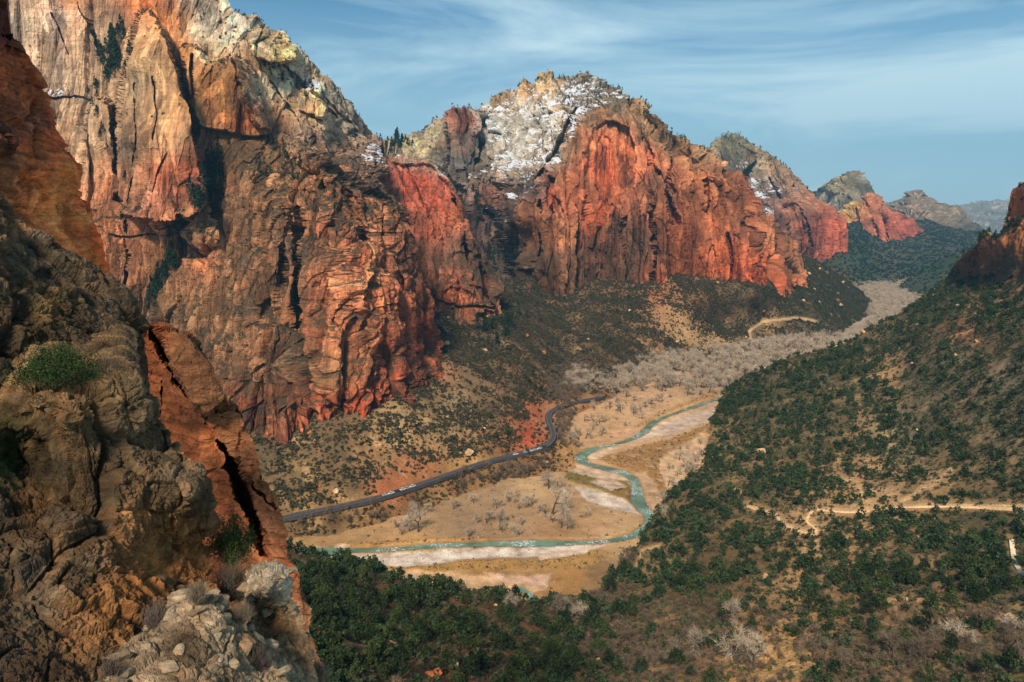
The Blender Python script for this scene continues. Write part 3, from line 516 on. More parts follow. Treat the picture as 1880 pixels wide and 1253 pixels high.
sheet('talus_slope', top=[(300,740),(440,740),(600,730),(740,690),(800,590),(860,560),(1000,510),(1200,500),(1400,490),(1450,470),(1500,492),(1545,520),(1580,548),(1604,574)],
 bot=[(300,1010),(440,1050),(560,1010),(700,985),(860,930),(1000,900),(1064,880),(1075,800),(1110,765),(1250,735),(1400,690),(1560,650)], right=[(1560,650),(1608,600),(1604,574)], depth=dT, dens=1.35, disp=dispT, mat=MS, pal=palT,
 pads={'top': ((0, 60, 10), 4), 'right': ((0, 60, -40), 6)}, gain=0.84, recolor=rcT, c=12, lam=0.004)
sheet('far_wooded_slope', top=[(1380,470),(1460,462),(1560,440),(1640,430),(1700,428),(1735,446),(1775,455),(1880,462)], bot=[(1380,560),(1560,545),(1680,530),(1790,505),(1880,500)],
 depth=[(1440,492,2380),(1500,472,2500),(1560,455,2560),(1620,443,3150),(1700,434,3300),(1760,460,2900),(1500,512,2300),(1560,530,2050),(1660,524,2150),(1720,512,2400),(1780,495,2700),(1400,540,1850),(1600,495,2450),(1650,470,2850),(1380,500,2300),(1400,470,2500)],
 disp=ground_disp(14, 170, seed=4, fine=2), mat=soil_mat('far_soil', 5, spotcol=(0.02, 0.032, 0.018), spots=0.9), pads={'top': ((0, 400, 60), 8), 'right': ((0, 300, -60), 5)}, gain=1.1,
 pal=[(1500,490,(52,66,48)),(1560,480,(60,68,52)),(1640,460,(80,74,62)),(1600,500,(56,68,50)),(1700,450,(80,72,64)),(1540,518,(110,76,58)),(1680,500,(56,66,54)),(1740,470,(70,66,60)),(1500,520,(50,62,46)),(1640,480,(95,80,66))])
sheet('right_spur', top=[(1640,536),(1665,518),(1690,500),(1720,482),(1760,468),(1800,458),(1900,440)], bot=[(1640,560),(1800,545),(1900,540)],
 depth=[(1650,534,1950),(1700,500,2050),(1760,470,2000),(1820,452,1950),(1700,545,1750),(1850,520,1800),(1900,440,1900)], disp=ground_disp(12, 120, seed=6, fine=2), mat=soil_mat('spur_soil', 3, spotcol=(0.02, 0.032, 0.018), spots=0.9),
 pads={'top': ((0, 300, -60), 8)}, pal=[(1700,500,(56,70,50)),(1760,480,(60,70,55)),(1700,520,(70,70,52)),(1800,480,(60,66,50))], gain=1.1)

dH = [Z(560,1040,36),Z(700,1075,30),Z(850,1105,25),Z(1000,1130,18),Z(1080,1120,9),Z(1130,1070,4),Z(1170,1010,5),Z(1200,970,6),Z(1250,900,9),Z(1290,870,12),Z(1310,800,14),Z(1330,720,24),Z(1430,672,44),Z(1560,630,62),Z(1650,580,82),Z(1700,545,100),Z(1740,505,122),Z(1790,445,173),
 (1800,430,840),(1870,350,740),(1900,340,700),(1880,400,720),(1835,440,745),Z(1880,500,150),Z(1800,520,128),Z(1880,600,122),Z(1880,700,98),Z(1880,930,60),Z(1600,930,36),Z(1600,750,46),Z(1400,930,22),Z(1400,800,24),Z(1500,700,44),Z(1700,700,70),Z(1700,620,92),Z(1750,560,112),
 Z(1700,1100,46),Z(1400,1100,24),Z(1200,1100,12),Z(1500,1250,40),Z(1880,1250,58),Z(1200,1250,24),Z(1000,1250,38),Z(700,1250,70),Z(550,1250,86),Z(850,1180,38),Z(600,1150,60),Z(1880,1100,54),Z(1100,1180,18),Z(2100,900,90),Z(2100,600,150),Z(2100,1250,80),(2100,330,600),Z(1750,830,58),Z(1300,1000,14),Z(480,1050,45),Z(480,1330,105),Z(1100,1330,34),Z(1900,1330,70)]
palH = [(700,1150,(110,72,48)),(600,1100,(100,66,44)),(900,1180,(120,78,52)),(800,1240,(135,84,56)),(1000,1200,(115,78,52)),(1100,1130,(110,84,62)),(1150,1060,(120,90,64)),(1220,1000,(130,98,68)),(1150,1200,(105,78,60)),(1250,1200,(110,84,64)),(1420,1210,(190,135,85)),(1380,1240,(185,130,82)),(1480,1200,(180,130,85)),
 (1300,1100,(85,66,46)),(1400,1050,(110,82,56)),(1460,1080,(175,125,88)),(1400,1090,(150,108,76)),(1300,950,(110,84,56)),(1300,1050,(105,78,52)),(1400,900,(115,88,60)),(1350,850,(140,110,72)),(1500,830,(120,92,64)),(1580,900,(185,135,98)),(1600,930,(200,150,112)),(1500,950,(185,135,98)),(1560,860,(170,125,90)),(1700,900,(165,122,88)),
 (1750,880,(130,100,68)),(1550,970,(160,115,80)),(1600,1080,(140,102,74)),(1700,1020,(110,84,58)),(1800,960,(100,82,58)),(1700,800,(95,82,62)),(1600,700,(110,92,68)),(1620,690,(180,130,95)),(1500,750,(100,82,60)),(1480,800,(120,96,68)),(1640,800,(150,130,100)),(1700,700,(105,92,72)),(1750,650,(130,110,88)),
 (1800,610,(120,82,62)),(1760,610,(165,95,70)),(1850,620,(115,88,68)),(1850,560,(110,84,64)),(1700,580,(85,74,52)),(1780,540,(120,84,62)),(1750,520,(115,76,56)),(1850,480,(105,80,60)),(1810,445,(190,110,75)),(1830,430,(185,100,66)),(1860,380,(210,100,55)),(1875,360,(215,100,52)),(1850,420,(190,110,72)),(1860,700,(130,112,90)),(1850,780,(110,95,72)),
 (1440,700,(95,78,54)),(1380,740,(90,72,50)),(1550,660,(85,72,50)),(1750,1180,(150,110,72)),(1850,1200,(120,98,62)),(1650,1230,(140,104,72)),(1560,1200,(120,92,66)),(1540,780,(110,88,64)),(1850,1080,(105,86,62))]
TR2 = [[(1499,978),(1497,1005),(1488,1030)], [(1560,938),(1582,912),(1575,885),(1545,880)], [(1600,936),(1625,915),(1650,912)], [(1400,1085),(1405,1060),(1425,1050)], [(1480,1000),(1470,1030),(1450,1050)], [(1640,930),(1690,905),(1720,890),(1745,868)], [(1170,1040),(1180,1010),(1210,1005)]]
TRAIL = [(1374,930),(1400,938),(1426,948),(1436,962),(1462,972),(1492,984),(1499,978),(1496,968),(1478,958),(1490,940),(1492,934),(1530,938),(1570,940),(1610,936),(1650,931),(1700,929),(1760,929),(1820,931),(1880,934),(1990,936)]
WALK = [(1857,990),(1860,1012),(1862,1030),(1872,1046),(1890,1056),(1990,1060)]
def dirtmask(px, py, P):
    q = P.reshape(-1, 3); n = fbm(q / 25 + 40, 4).reshape(px.shape)
    k = sst(n, 0.22, 0.4) * 0.6
    for poly in ([(1500,900),(1560,880),(1620,890),(1640,915),(1600,930),(1500,935)], [(1380,1180),(1440,1170),(1500,1200),(1500,1253),(1370,1253)], [(1595,680),(1650,680),(1645,705),(1595,700)],
                 [(1570,700),(1600,770),(1660,800),(1640,830),(1570,800)],[(1400,1060),(1480,1060),(1480,1100),(1400,1100)], [(1700,870),(1760,860),(1740,925),(1700,925)],[(1170,1010),(1240,1010),(1240,1050),(1170,1070)]):
        k = np.maximum(k, region(px, py, poly, 12) * (0.6 + 0.8 * n))
    k = np.maximum(k, sst(polydist(px, py, TRAIL), 14, 5))
    for t2 in TR2: k = np.maximum(k, sst(polydist(px, py, t2), 9, 3))
    k = k; k = np.maximum(k, sst(polydist(px, py, WALK), 16, 6)); return np.clip(k, 0, 1)
def rcH(C, P, n, px, py, info):
    k = sst(polydist(px, py, TRAIL), 4.5, 2.0)[..., None]; C = C * (1 - k) + k * lin((222,180,145))
    for t2 in TR2: k = np.maximum(k, 0.8 * sst(polydist(px, py + 2 * fbm(P.reshape(-1, 3) / 9, 2).reshape(px.shape), t2), 4.0, 1.5)[..., None])
    C = C * (1 - k) + k * lin((210,165,128)); q = P.reshape(-1, 3); nn = fbm(q / 14, 5).reshape(px.shape)[..., None]; C = C * (1 + 0.6 * nn)
    dm = dirtmask(px, py, P)[..., None]; k2 = dm * 0.6 * (1 - k); C = C * (1 - k2) + k2 * (C * 0.4 + 0.6 * lin((205,155,112))) * 1.1
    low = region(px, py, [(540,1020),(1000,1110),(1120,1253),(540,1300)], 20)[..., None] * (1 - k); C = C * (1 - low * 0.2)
    return C
def dispH(P, nrm, px, py, info):
    q = P.reshape(-1, 3); d = (4.0 * fbm(q / 55, 5) + 1.8 * fbm(q / 20, 4, ridged=True) + 0.45 * fbm(q / 4, 3)).reshape(px.shape)
    tr = sst(polydist(px, py, TRAIL), 5, 25) * sst(polydist(px, py, WALK), 5, 25)
    edge = sst(polydist(px, py, [(1060,1125),(1110,1090),(1150,1040),(1180,1000),(1200,960),(1250,895),(1290,870)]), 5, 60)
    R = P.copy(); R[..., 2] += d * (0.3 + 0.7 * tr) * (0.25 + 0.75 * edge)
    # broken cliff bands near the spires on the right
    k = region(px, py, [(1735,520),(1790,430),(1860,340),(2120,300),(2120,560),(1880,560),(1800,600)], 20).reshape(-1)
    f1, e1, i1 = worley(q * np.array([1, 1, .3]) / 26); f2, e2, i2 = worley(q * np.array([1, 1, .4]) / 9)
    dd = (5 * (i1 - .5) + 3.5 * (i2 - .5) - 3 * (1 - sst(e1, 0, .2)) - 1.2 * (1 - sst(e2, 0, .2)) + 2 * fbm(q / 6, 4)) * k
    n = nrm.reshape(-1, 3); R = R.reshape(-1, 3) + n * dd[:, None]
    return R.reshape(P.shape)
HTOP = [(500,1015),(540,1030),(600,1042),(700,1075),(800,1100),(900,1112),(1000,1132),(1050,1130),(1085,1112),(1110,1085),(1150,1040),(1180,1000),(1200,960),(1250,895),(1288,868),(1300,830),(1302,790),(1318,745),(1335,716),(1430,668),(1500,645),(1560,630),(1600,605),(1650,580),(1700,548),(1730,520),(1745,495),(1765,475),(1790,458),(1794,432),(1812,430),(1825,438),(1840,425),(1848,400),(1852,370),(1860,350),(1872,346),(1882,334),(1960,320),(2120,300)]
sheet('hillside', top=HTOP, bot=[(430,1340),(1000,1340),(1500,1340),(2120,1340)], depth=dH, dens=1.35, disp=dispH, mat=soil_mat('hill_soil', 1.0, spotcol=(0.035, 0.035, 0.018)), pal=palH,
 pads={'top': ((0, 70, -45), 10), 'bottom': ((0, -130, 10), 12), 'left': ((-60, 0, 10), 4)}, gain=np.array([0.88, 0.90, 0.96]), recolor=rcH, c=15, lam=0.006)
# ------------------------------------------------------------------ valley floor
def lookup(key, x, y):
    S = SHEETS[key]; k = np.argmin((S['px'] - x) ** 2 + (S['py'] - y) ** 2); return S['P'].reshape(-1, 3)[k].copy()
RIVER = [(520,1012),(575,1011),(640,1010),(720,1009),(800,1001),(900,998),(1000,997),(1080,996),(1125,993),(1158,986),(1184,975),(1200,958),(1198,945),(1178,935),(1168,912),(1170,885),(1158,872),(1130,862),(1090,856),(1064,848),(1062,838),(1080,826),(1120,817),(1152,810),(1174,800),(1190,786),(1196,776),(1215,767),(1260,752),(1300,738),(1330,728),(1400,715)]
SIDE = [(985,1110),(970,1088),(950,1078)]
BARS = [([(560,1019),(640,1019),(760,1016),(900,1007),(1060,1003),(1112,1004),(1070,1016),(960,1024),(850,1028),(790,1038),(730,1042),(640,1032),(560,1025)], (228,208,186)),
 ([(560,1006),(640,1001),(640,1005),(590,1009)], (225,190,170)),
 ([(1058,895),(1100,903),(1150,920),(1172,945),(1120,935),(1075,920)], (215,195,172)), ([(1038,853),(1090,862),(1150,877),(1158,885),(1100,880),(1040,866)], (215,180,150)), ([(1080,885),(1120,880),(1150,895),(1120,903)], (208,178,150)),
 ([(1180,890),(1200,880),(1214,920),(1206,958),(1192,945),(1184,920)], (200,155,118)), ([(1072,842),(1090,828),(1150,816),(1200,806),(1262,782),(1300,765),(1300,750),(1240,772),(1200,788),(1190,800),(1140,815),(1085,824)], (224,196,168)),
 ([(1072,842),(1085,832),(1140,822),(1120,832),(1100,848)], (222,185,150)), ([(1205,783),(1290,752),(1322,748),(1300,775),(1220,800)], (212,182,160)), ([(1215,835),(1300,793),(1325,800),(1325,840),(1290,880),(1225,900),(1212,860)], (214,170,130)),
 ([(640,1050),(740,1048),(900,1062),(1010,1062),(1000,1085),(930,1100),(850,1090),(720,1078)], (210,165,125)), ([(890,1055),(960,1060),(1010,1055),(1000,1075),(930,1070)], (222,175,150)), ([(1120,795),(1170,785),(1180,795),(1140,808)], (215,160,120)),
 ([(980,1015),(1090,1008),(1080,1018),(990,1030)], (222,190,165))]
GRASS = [([(560,1027),(640,1034),(740,1045),(860,1032),(1000,1030),(1105,1012),(1130,1020),(1090,1040),(980,1050),(840,1050),(740,1056),(560,1040)], (168,122,66)), ([(620,998),(780,993),(900,988),(900,992),(780,998),(640,1006)], (180,128,72)),
 ([(1038,866),(1100,880),(1150,885),(1155,905),(1120,905),(1060,890),(1035,880)], (120,100,48)), ([(1110,895),(1160,900),(1165,925),(1110,912)], (135,102,50)), ([(1098,845),(1160,825),(1230,808),(1300,780),(1325,768),(1320,790),(1240,822),(1200,868),(1170,872),(1130,858)], (158,112,66)),
 ([(1190,870),(1215,860),(1235,910),(1215,960),(1205,965),(1213,920)], (150,105,64)), ([(1140,800),(1210,760),(1300,725),(1330,718),(1320,730),(1260,745),(1200,770),(1150,805)], (180,130,72)), ([(1100,1000),(1160,975),(1185,960),(1200,975),(1150,995)], (185,140,90))]
palF = [(700,980,(176,132,92)),(850,960,(150,118,90)),(950,940,(162,126,94)),(1050,930,(168,130,96)),(1100,960,(176,134,98)),(900,900,(158,124,94)),(980,890,(190,152,112)),(1120,985,(190,150,110)),(750,1000,(180,138,94)),(1040,975,(160,118,82)),
 (1080,760,(205,158,118)),(1150,760,(200,155,118)),(1100,790,(190,145,105)),(1200,730,(196,152,118)),(1060,740,(185,140,105)),(1280,700,(160,128,104)),(1150,690,(140,112,92)),(1050,700,(130,102,82)),(1250,760,(200,155,115)),(1250,660,(178,148,122)),(1350,660,(182,154,130)),(1450,645,(165,140,118)),(1320,820,(200,160,120)),(1250,870,(205,162,124)),(1280,830,(208,165,128)),
 (1600,560,(178,156,138)),(1650,545,(175,155,140)),(1700,530,(160,146,132)),(1550,630,(150,128,108)),(1640,515,(120,110,100)),(800,1080,(200,160,118)),(600,1050,(170,130,85)),(1050,1060,(165,115,65)),(1100,1050,(130,98,68)),(900,1045,(150,108,62)),(1700,460,(90,88,74)),(500,900,(150,110,80))]
def gridpx(ax, ay):
    X, Y = np.meshgrid(ax, ay); return X, Y
ax = np.r_[np.linspace(-700, 470, 30), np.arange(480, 1760, 1.35), np.linspace(1775, 2600, 25)]
ay = np.r_[np.linspace(1330, 1125, 25), np.arange(1120, 495, -1.0), np.linspace(490, 412, 30)]
FX, FY = gridpx(ax, ay); dF = dz(FY, 0.0)
dF = np.concatenate([np.array([[60.], [120.], [180.]]) * np.ones((3, len(ax))), dF]); FX = np.concatenate([FX[:3] * 0 + ax[None] * 1.0, FX]); FY = np.concatenate([FY[:3] * 0 + 1500, FY])
PF = world(FX, np.where(FY > 1400, 1330, FY), dF); PF[..., 2] = 0
def gpt(px, py, z=0.0):
    px = np.asarray(px, float); return world(px, py, dz(py, z))
RW = np.array([gpt(a, b) for a, b in RIVER]); RW = resample(RW, 240)
def smooth_line(A, k):
    for _ in range(k): A[1:-1] = (A[:-2] + 2 * A[1:-1] + A[2:]) / 4
    return A
RW = smooth_line(RW, 20); SW = resample(np.array([gpt(a, b) for a, b in SIDE]), 20)
RWID = -0.5 + 1.1 * np.sin(np.arange(240) * .23) * np.sin(np.arange(240) * .071 + 1) + 3.3 + 1.2 * np.interp(np.arange(240), [0, 60, 110, 125, 150, 240], [.2, .2, 1.4, 1.5, .2, .4])
X, Y = PF[..., 0], PF[..., 1]; near = (X > -250) & (X < 400) & (Y > 300) & (Y < 1100)
dist = np.full(X.shape, 99.); best = np.full(near.sum(), 99.); xs, ys = X[near], Y[near]
for a, b, wd in zip(RW[:-1], RW[1:], RWID):
    ab = (b - a)[:2]; t = np.clip(((xs - a[0]) * ab[0] + (ys - a[1]) * ab[1]) / (ab @ ab), 0, 1); best = np.minimum(best, np.hypot(xs - a[0] - t * ab[0], ys - a[1] - t * ab[1]) - wd)
for a, b in zip(SW[:-1], SW[1:]):
    ab = (b - a)[:2]; t = np.clip(((xs - a[0]) * ab[0] + (ys - a[1]) * ab[1]) / (ab @ ab), 0, 1); best = np.minimum(best, np.hypot(xs - a[0] - t * ab[0], ys - a[1] - t * ab[1]) - 1.6)
dist[near] = best
q = PF.reshape(-1, 3); wob = fbm(q / 9, 4).reshape(X.shape); big = fbm(q / 45, 4).reshape(X.shape)
inb = (FY > 480) & (FY < 1130) & (FX > 400) & (FX < 1800)
hgt = 0.9 + 0.6 * big + 0.2 * wob
jx = FX + 12 * big + 9 * wob; jy = FY + 3 * big + 3.2 * wob
C = paint(jx, jy, palF, 3.0, 14)
flow = 0
for poly, c in GRASS:
    k = (region(jx, jy, poly, 2.5) * sst(wob + 0.25, -0.15, 0.2))[..., None]; C = C * (1 - k) + k * lin(c); hgt = hgt + 0.25 * k[..., 0]
for poly, c in BARS:
    k = (region(jx, jy, poly, 3.0) * (0.72 + 0.5 * sst(wob, -0.4, 0.1)).clip(0, 1))[..., None]; C = C * (1 - k) + k * lin(c) * 0.85 * (1 + 0.5 * wob[..., None]); hgt = hgt * (1 - k[..., 0]) + k[..., 0] * 0.25
wet = sst(dist + wob * 1.2, 2.6, 0.3)[..., None]; C = C * (1 - wet * 0.35)
hgt = hgt * sst(dist + wob, -0.5, 3.5) - 1.5 * sst(dist, 0.6, -1.2) - 0.25
hgt = np.where(FY < 600, hgt - 0.5, hgt)
C = C * (1 + 0.35 * wob[..., None] + 0.25 * big[..., None]) * np.array([1.06, 1.02, 1.13])
PF[..., 2] = hgt
MFL = soil_mat('valley_floor_soil', 0.8, spotcol=(0.12, 0.085, 0.04), spots=0.45)
H_, W_ = X.shape; idx = np.arange(H_ * W_).reshape(H_, W_)
me = mesh_np('valley_floor', PF.reshape(-1, 3), np.stack([idx[:-1, :-1], idx[:-1, 1:], idx[1:, 1:], idx[1:, :-1]], -1).reshape(-1, 4))
set_col(me, 'Col', np.clip(C, 0.004, 0.8)); set_val(me, 'Veg', np.ones(X.shape))
fo = add_obj('valley_floor', me, MFL); SHEETS['valley_floor'] = dict(P=PF, px=FX, py=FY, n=grid_normals(PF), o=fo)

# river water
def ribbon(path, half, z, nx=3):
    T = np.gradient(path[:, :2], axis=0); T /= np.linalg.norm(T, axis=1)[:, None]; Nn = np.stack([-T[:, 1], T[:, 0]], -1)
    half = np.broadcast_to(half, (len(path),)); s = np.linspace(-1, 1, nx); V = np.zeros((len(path), nx, 3))
    V[..., :2] = path[:, None, :2] + Nn[:, None] * (half[:, None] * s[None])[..., None]; V[..., 2] = np.asarray(z)[..., None] if np.ndim(z) else z
    i = np.arange(len(path) * nx).reshape(len(path), nx); Fc = np.stack([i[:-1, :-1], i[:-1, 1:], i[1:, 1:], i[1:, :-1]], -1).reshape(-1, 4)
    if np.cross(np.r_[T[0], 0], np.r_[Nn[0], 0])[2] > 0: Fc = Fc[:, ::-1]
    return V, Fc
mw, t, b = mat_new('river_water'); b.inputs['Roughness'].default_value = 0.12; b.inputs['Specular IOR Level'].default_value = 0.5
pos = t.nodes.new('ShaderNodeNewGeometry').outputs['Position']
c = mixc(t, rmp(t, nz(t, pos, 0.05, 3), 0.35, 0.65), (0.075, 0.13, 0.085), (0.13, 0.25, 0.17))
foam = mth(t, 'MULTIPLY', rmp(t, nz(t, mpg(t, pos, (1, 1, 1)), 0.9, 6, 0.75), 0.50, 0.60), rmp(t, nz(t, pos, 0.04, 2), 0.46, 0.58))
c = mixc(t, foam, c, (0.75, 0.82, 0.82)); t.links.new(c, b.inputs['Base Color'])
bu = t.nodes.new('ShaderNodeBump'); bu.inputs['Distance'].default_value = 0.25; t.links.new(nz(t, pos, 0.8, 5, 0.7), bu.inputs['Height']); t.links.new(bu.outputs[0], b.inputs['Normal'])
V1, F1 = ribbon(RW, RWID + 0.9, -0.42, 5); V2, F2 = ribbon(SW, 2.4, -0.42, 5)
me = mesh_np('river', np.r_[V1.reshape(-1, 3), V2.reshape(-1, 3)], np.r_[F1, F2 + V1.shape[0] * 5]); tag(add_obj('river', me, mw), kind='structure')

# road
rp = resample(ROAD, 260); zr = np.array([lookup('talus_slope', a, b)[2] for a, b in rp]); 
for _ in range(60): zr[1:-1] = (zr[:-2] + 2 * zr[1:-1] + zr[2:]) / 4
zr += 0.7
RD = np.array([gpt(a, b, z) for (a, b), z in zip(rp, zr)]); RD = smooth_line(RD, 6)
prof = [(-4.6, -2.5), (-4.3, 0), (-3.55, 0.0), (-3.4, 0.0), (-0.16, 0.03), (0.16, 0.03), (3.4, 0), (3.55, 0), (4.3, 0), (4.6, -2.5)]
T = np.gradient(RD[:, :2], axis=0); T /= np.linalg.norm(T, axis=1)[:, None]; NR = np.stack([-T[:, 1], T[:, 0]], -1); RT = T
V = np.zeros((260, 10, 3))
for k, (s, h) in enumerate(prof): V[:, k, :2] = RD[:, :2] + NR * s; V[:, k, 2] = RD[:, 2] + h
i = np.arange(2600).reshape(260, 10); Fc = np.stack([i[:-1, :-1], i[1:, :-1], i[1:, 1:], i[:-1, 1:]], -1)
me = mesh_np('road', V.reshape(-1, 3), Fc.reshape(-1, 4), False)
ma, t, b = mat_new('road_asphalt'); pos = t.nodes.new('ShaderNodeNewGeometry').outputs['Position']
t.links.new(mixc(t, rmp(t, nz(t, pos, 0.5, 5), 0.3, 0.7), (0.045, 0.045, 0.05), (0.075, 0.072, 0.075)), b.inputs['Base Color'])
mb, t, b = mat_new('road_paint'); b.inputs['Base Color'].default_value = (0.22, 0.18, 0.08, 1)
mc, t, b = mat_new('road_edge_paint'); b.inputs['Base Color'].default_value = (0.26, 0.26, 0.25, 1)
for m_ in (ma, mb, mc): me.materials.append(m_)
mi = np.tile([0, 0, 2, 0, 1, 0, 2, 0, 0], 259).astype(np.int32); me.polygons.foreach_set('material_index', mi)
tag(add_obj('road', me), kind='structure')

# footpaths on the hillside
def path_strip(name, pts, half, colr, lift=0.5):
    rp = resample(pts, 160); W = np.array([lookup('hillside', a, b) for a, b in rp]); zz = W[:, 2].copy()
    for _ in range(5): zz[1:-1] = (zz[:-2] + 2 * zz[1:-1] + zz[2:]) / 4
    W = smooth_line(np.array([gpt(a, b, z) for (a, b), z in zip(rp, zz + lift)]), 3)
    T = np.gradient(W[:, :2], axis=0); T /= np.linalg.norm(T, axis=1)[:, None] + 1e-9; Nn = np.stack([-T[:, 1], T[:, 0]], -1); V = np.zeros((160, 4, 3))
    for k, (s, h) in enumerate([(-1.25, -1.6), (-1, 0), (1, 0), (1.25, -1.6)]):
        V[:, k, :2] = W[:, :2] + Nn * s * half; V[:, k, 2] = W[:, 2] + h
    i = np.arange(640).reshape(160, 4); me = mesh_np(name, V.reshape(-1, 3), np.stack([i[:-1, :-1], i[1:, :-1], i[1:, 1:], i[:-1, 1:]], -1).reshape(-1, 4), False)
    m, t, b = mat_new(name + '_surface'); pos = t.nodes.new('ShaderNodeNewGeometry').outputs['Position']
    cc = lin(colr) * 1.2; t.links.new(mixc(t, rmp(t, nz(t, pos, 0.6, 6), 0.3, 0.7), tuple(cc * 0.75), tuple(cc * 1.15)), b.inputs['Base Color'])
    tag(add_obj(name, me, m), kind='structure')
path_strip('dirt_path', TRAIL, 0.75, (215, 172, 138)); path_strip('paved_path', WALK, 0.95, (215, 190, 165))

# ------------------------------------------------------------------ rock close to the camera
def near_disp(A, L0, seed, crack=0.5, grain=0.5, fb=1.0, blk=1.0, dirn=(1, 1, 1), lay=0.0, layL=0.3, pits=0.0):
    def f(P, nrm, px, py, info):
        sh = P.shape[:2]; q = P.reshape(-1, 3) + seed * 31.3; n = nrm.reshape(-1, 3); s = np.array(dirn)
        wq = q + 0.25 * L0 * np.stack([fbm(q / L0, 3), fbm(q / L0 + 7, 3), fbm(q / L0 + 3, 3)], -1)
        f1, e1, i1 = worley(wq * s / L0); f2, e2, i2 = worley(wq * s / (L0 * 0.3) + 4); f3, e3, i3 = worley(wq * s / (L0 * 0.1) + 9)
        d = A * (fb * 0.8 * fbm(q * s / L0, 6, 0.5) + blk * (0.45 * (i1 - .5) + 0.2 * (i2 - .5) + 0.07 * (i3 - .5)) + 0.3 * grain * fbm(q * s / (L0 * 0.25), 5, 0.6, ridged=True))
        d -= A * crack * (0.4 * (1 - sst(e1, 0, .12)) + 0.16 * (1 - sst(e2, 0, .15)) + 0.05 * (1 - sst(e3, 0, .2)))
        if lay:
            zz = (q[:, 2] + 0.4 * q[:, 0] + 0.35 * fbm(q / L0, 3) * L0) / layL; fz = zz - np.floor(zz); d += lay * (0.5 - np.abs(fz - .45) ** 1.5 * 2) * (0.4 + R3[(np.floor(zz).astype(int) * 5) & 511, 1])
        if pits:
            g1, g2, gi = worley(q / (L0 * 0.35)); d -= pits * (1 - sst(g1, 0.1, 0.5)) * (gi > 0.6)
        f4, e4, i4 = worley(q * s / (L0 * 0.045) + 2); d += A * 0.05 * fbm(q / (L0 * 0.03), 3) + A * .05 * (i4 - .5) - A * .03 * (1 - sst(e4, 0, .25)); info['i4'] = i4.reshape(sh); info['i3'] = i3.reshape(sh)
        info['e1'] = e1.reshape(sh); info['id1'] = i1.reshape(sh); info['id2'] = i2.reshape(sh)
        return (P.reshape(-1, 3) + n * d[:, None]).reshape(P.shape)
    return f
def near_recolor(amt=0.5, L0=1.0, orange=None):
    def f(C, P, n, px, py, info):
        q = P.reshape(-1, 3); a = fbm(q / L0, 6, 0.6).reshape(px.shape); b = fbm(q * np.array([1, 1, .35]) / (L0 * .4) + 8, 5, 0.65).reshape(px.shape)
        C = C * (1 + 0.35 * (info['i4'] - .5) + 0.35 * (info['i3'] - .5))[..., None] * (1 + amt * a[..., None] * 1.2 + amt * b[..., None]) * (1 + 0.3 * (info['id2'] - 0.5))[..., None]
        if orange is not None:
            k = sst(a * 0.6 + b * 0.5, 0.12, 0.3)[..., None] * orange; C = C * (1 - k) + k * lin((165,100,60)) * 1.1
        return C
    return f
def warp(ln): return ln
MN1 = rock_mat('orange_sandstone', s=0.35, var=0.55, streak=0.6, strata=0.6, veg=False, tilt=(0.35, 0.45, 0))
MN2 = rock_mat('dark_varnished_rock', s=0.12, var=0.7, streak=0.3, strata=0.35, veg=False, tilt=(0.3, 0.6, 0))  # its colours also lowered for shade, besides the dark varnish
MN3 = rock_mat('weathered_rock', s=0.09, var=0.7, streak=0.3, strata=0.4, veg=False, tilt=(0.1, 0.5, 0))
sheet('overhanging_wall', top=[(-120,-60),(-10,-60),(8,-40)], bot=[(-120,700),(100,680),(262,610)], right=[(262,610),(225,548),(205,528),(192,490),(168,410),(145,355),(130,300),(108,262),(95,215),(72,168),(48,120),(26,88),(20,50),(24,25),(16,0),(8,-40)],
 depth=[(10,0,47),(24,40,48),(25,90,54),(60,150,56),(100,230,57),(140,340,58),(170,420,57),(195,500,55),(225,550,52),(262,610,50),(160,440,52),(130,380,51),(178,480,50.5),(188,520,50),(100,300,49),(60,200,50),(0,100,46),(20,90,49),(0,200,42),(50,300,44),(0,300,38),(100,400,46),(150,500,46),(0,260,36),(-10,230,37),(30,270,42),(-120,300,34),(-120,0,40),(100,600,40)],
 disp=near_disp(1.6, 7, 2, crack=0.5, grain=0.4, dirn=(0.7, 0.7, 1.3), lay=0.35, layL=1.7), recolor=near_recolor(0.5, 4.0), mat=MN1, pads={'right': ((-12, 25, 0), 14), 'top': ((0, 20, 0), 4)}, c=10,
 pal=[(10,20,(60,30,34)),(20,60,(55,28,32)),(10,120,(130,70,42)),(40,150,(125,68,42)),(50,200,(120,68,42)),(20,200,(105,60,42)),(70,230,(80,58,48)),(90,250,(150,75,40)),(110,260,(165,80,45)),(60,270,(150,84,48)),(100,320,(165,98,52)),(60,330,(160,92,50)),(120,350,(175,112,62)),(140,400,(190,115,62)),(100,390,(180,112,62)),(130,450,(175,105,58)),  # brighter tones paint in the lit part of the wall
   (150,380,(95,60,40)),(165,430,(200,75,25)),(180,490,(205,80,28)),(155,370,(185,65,25)),(200,530,(200,95,55)),(225,555,(200,110,75)),(250,590,(205,115,80)),(20,240,(60,40,32)),(10,270,(50,34,28)),(20,300,(100,66,46)),(10,330,(125,90,62)),(140,300,(170,75,38)),(120,240,(160,70,36))], gain=np.array([2.0, 1.5, 1.5]), flat=True)
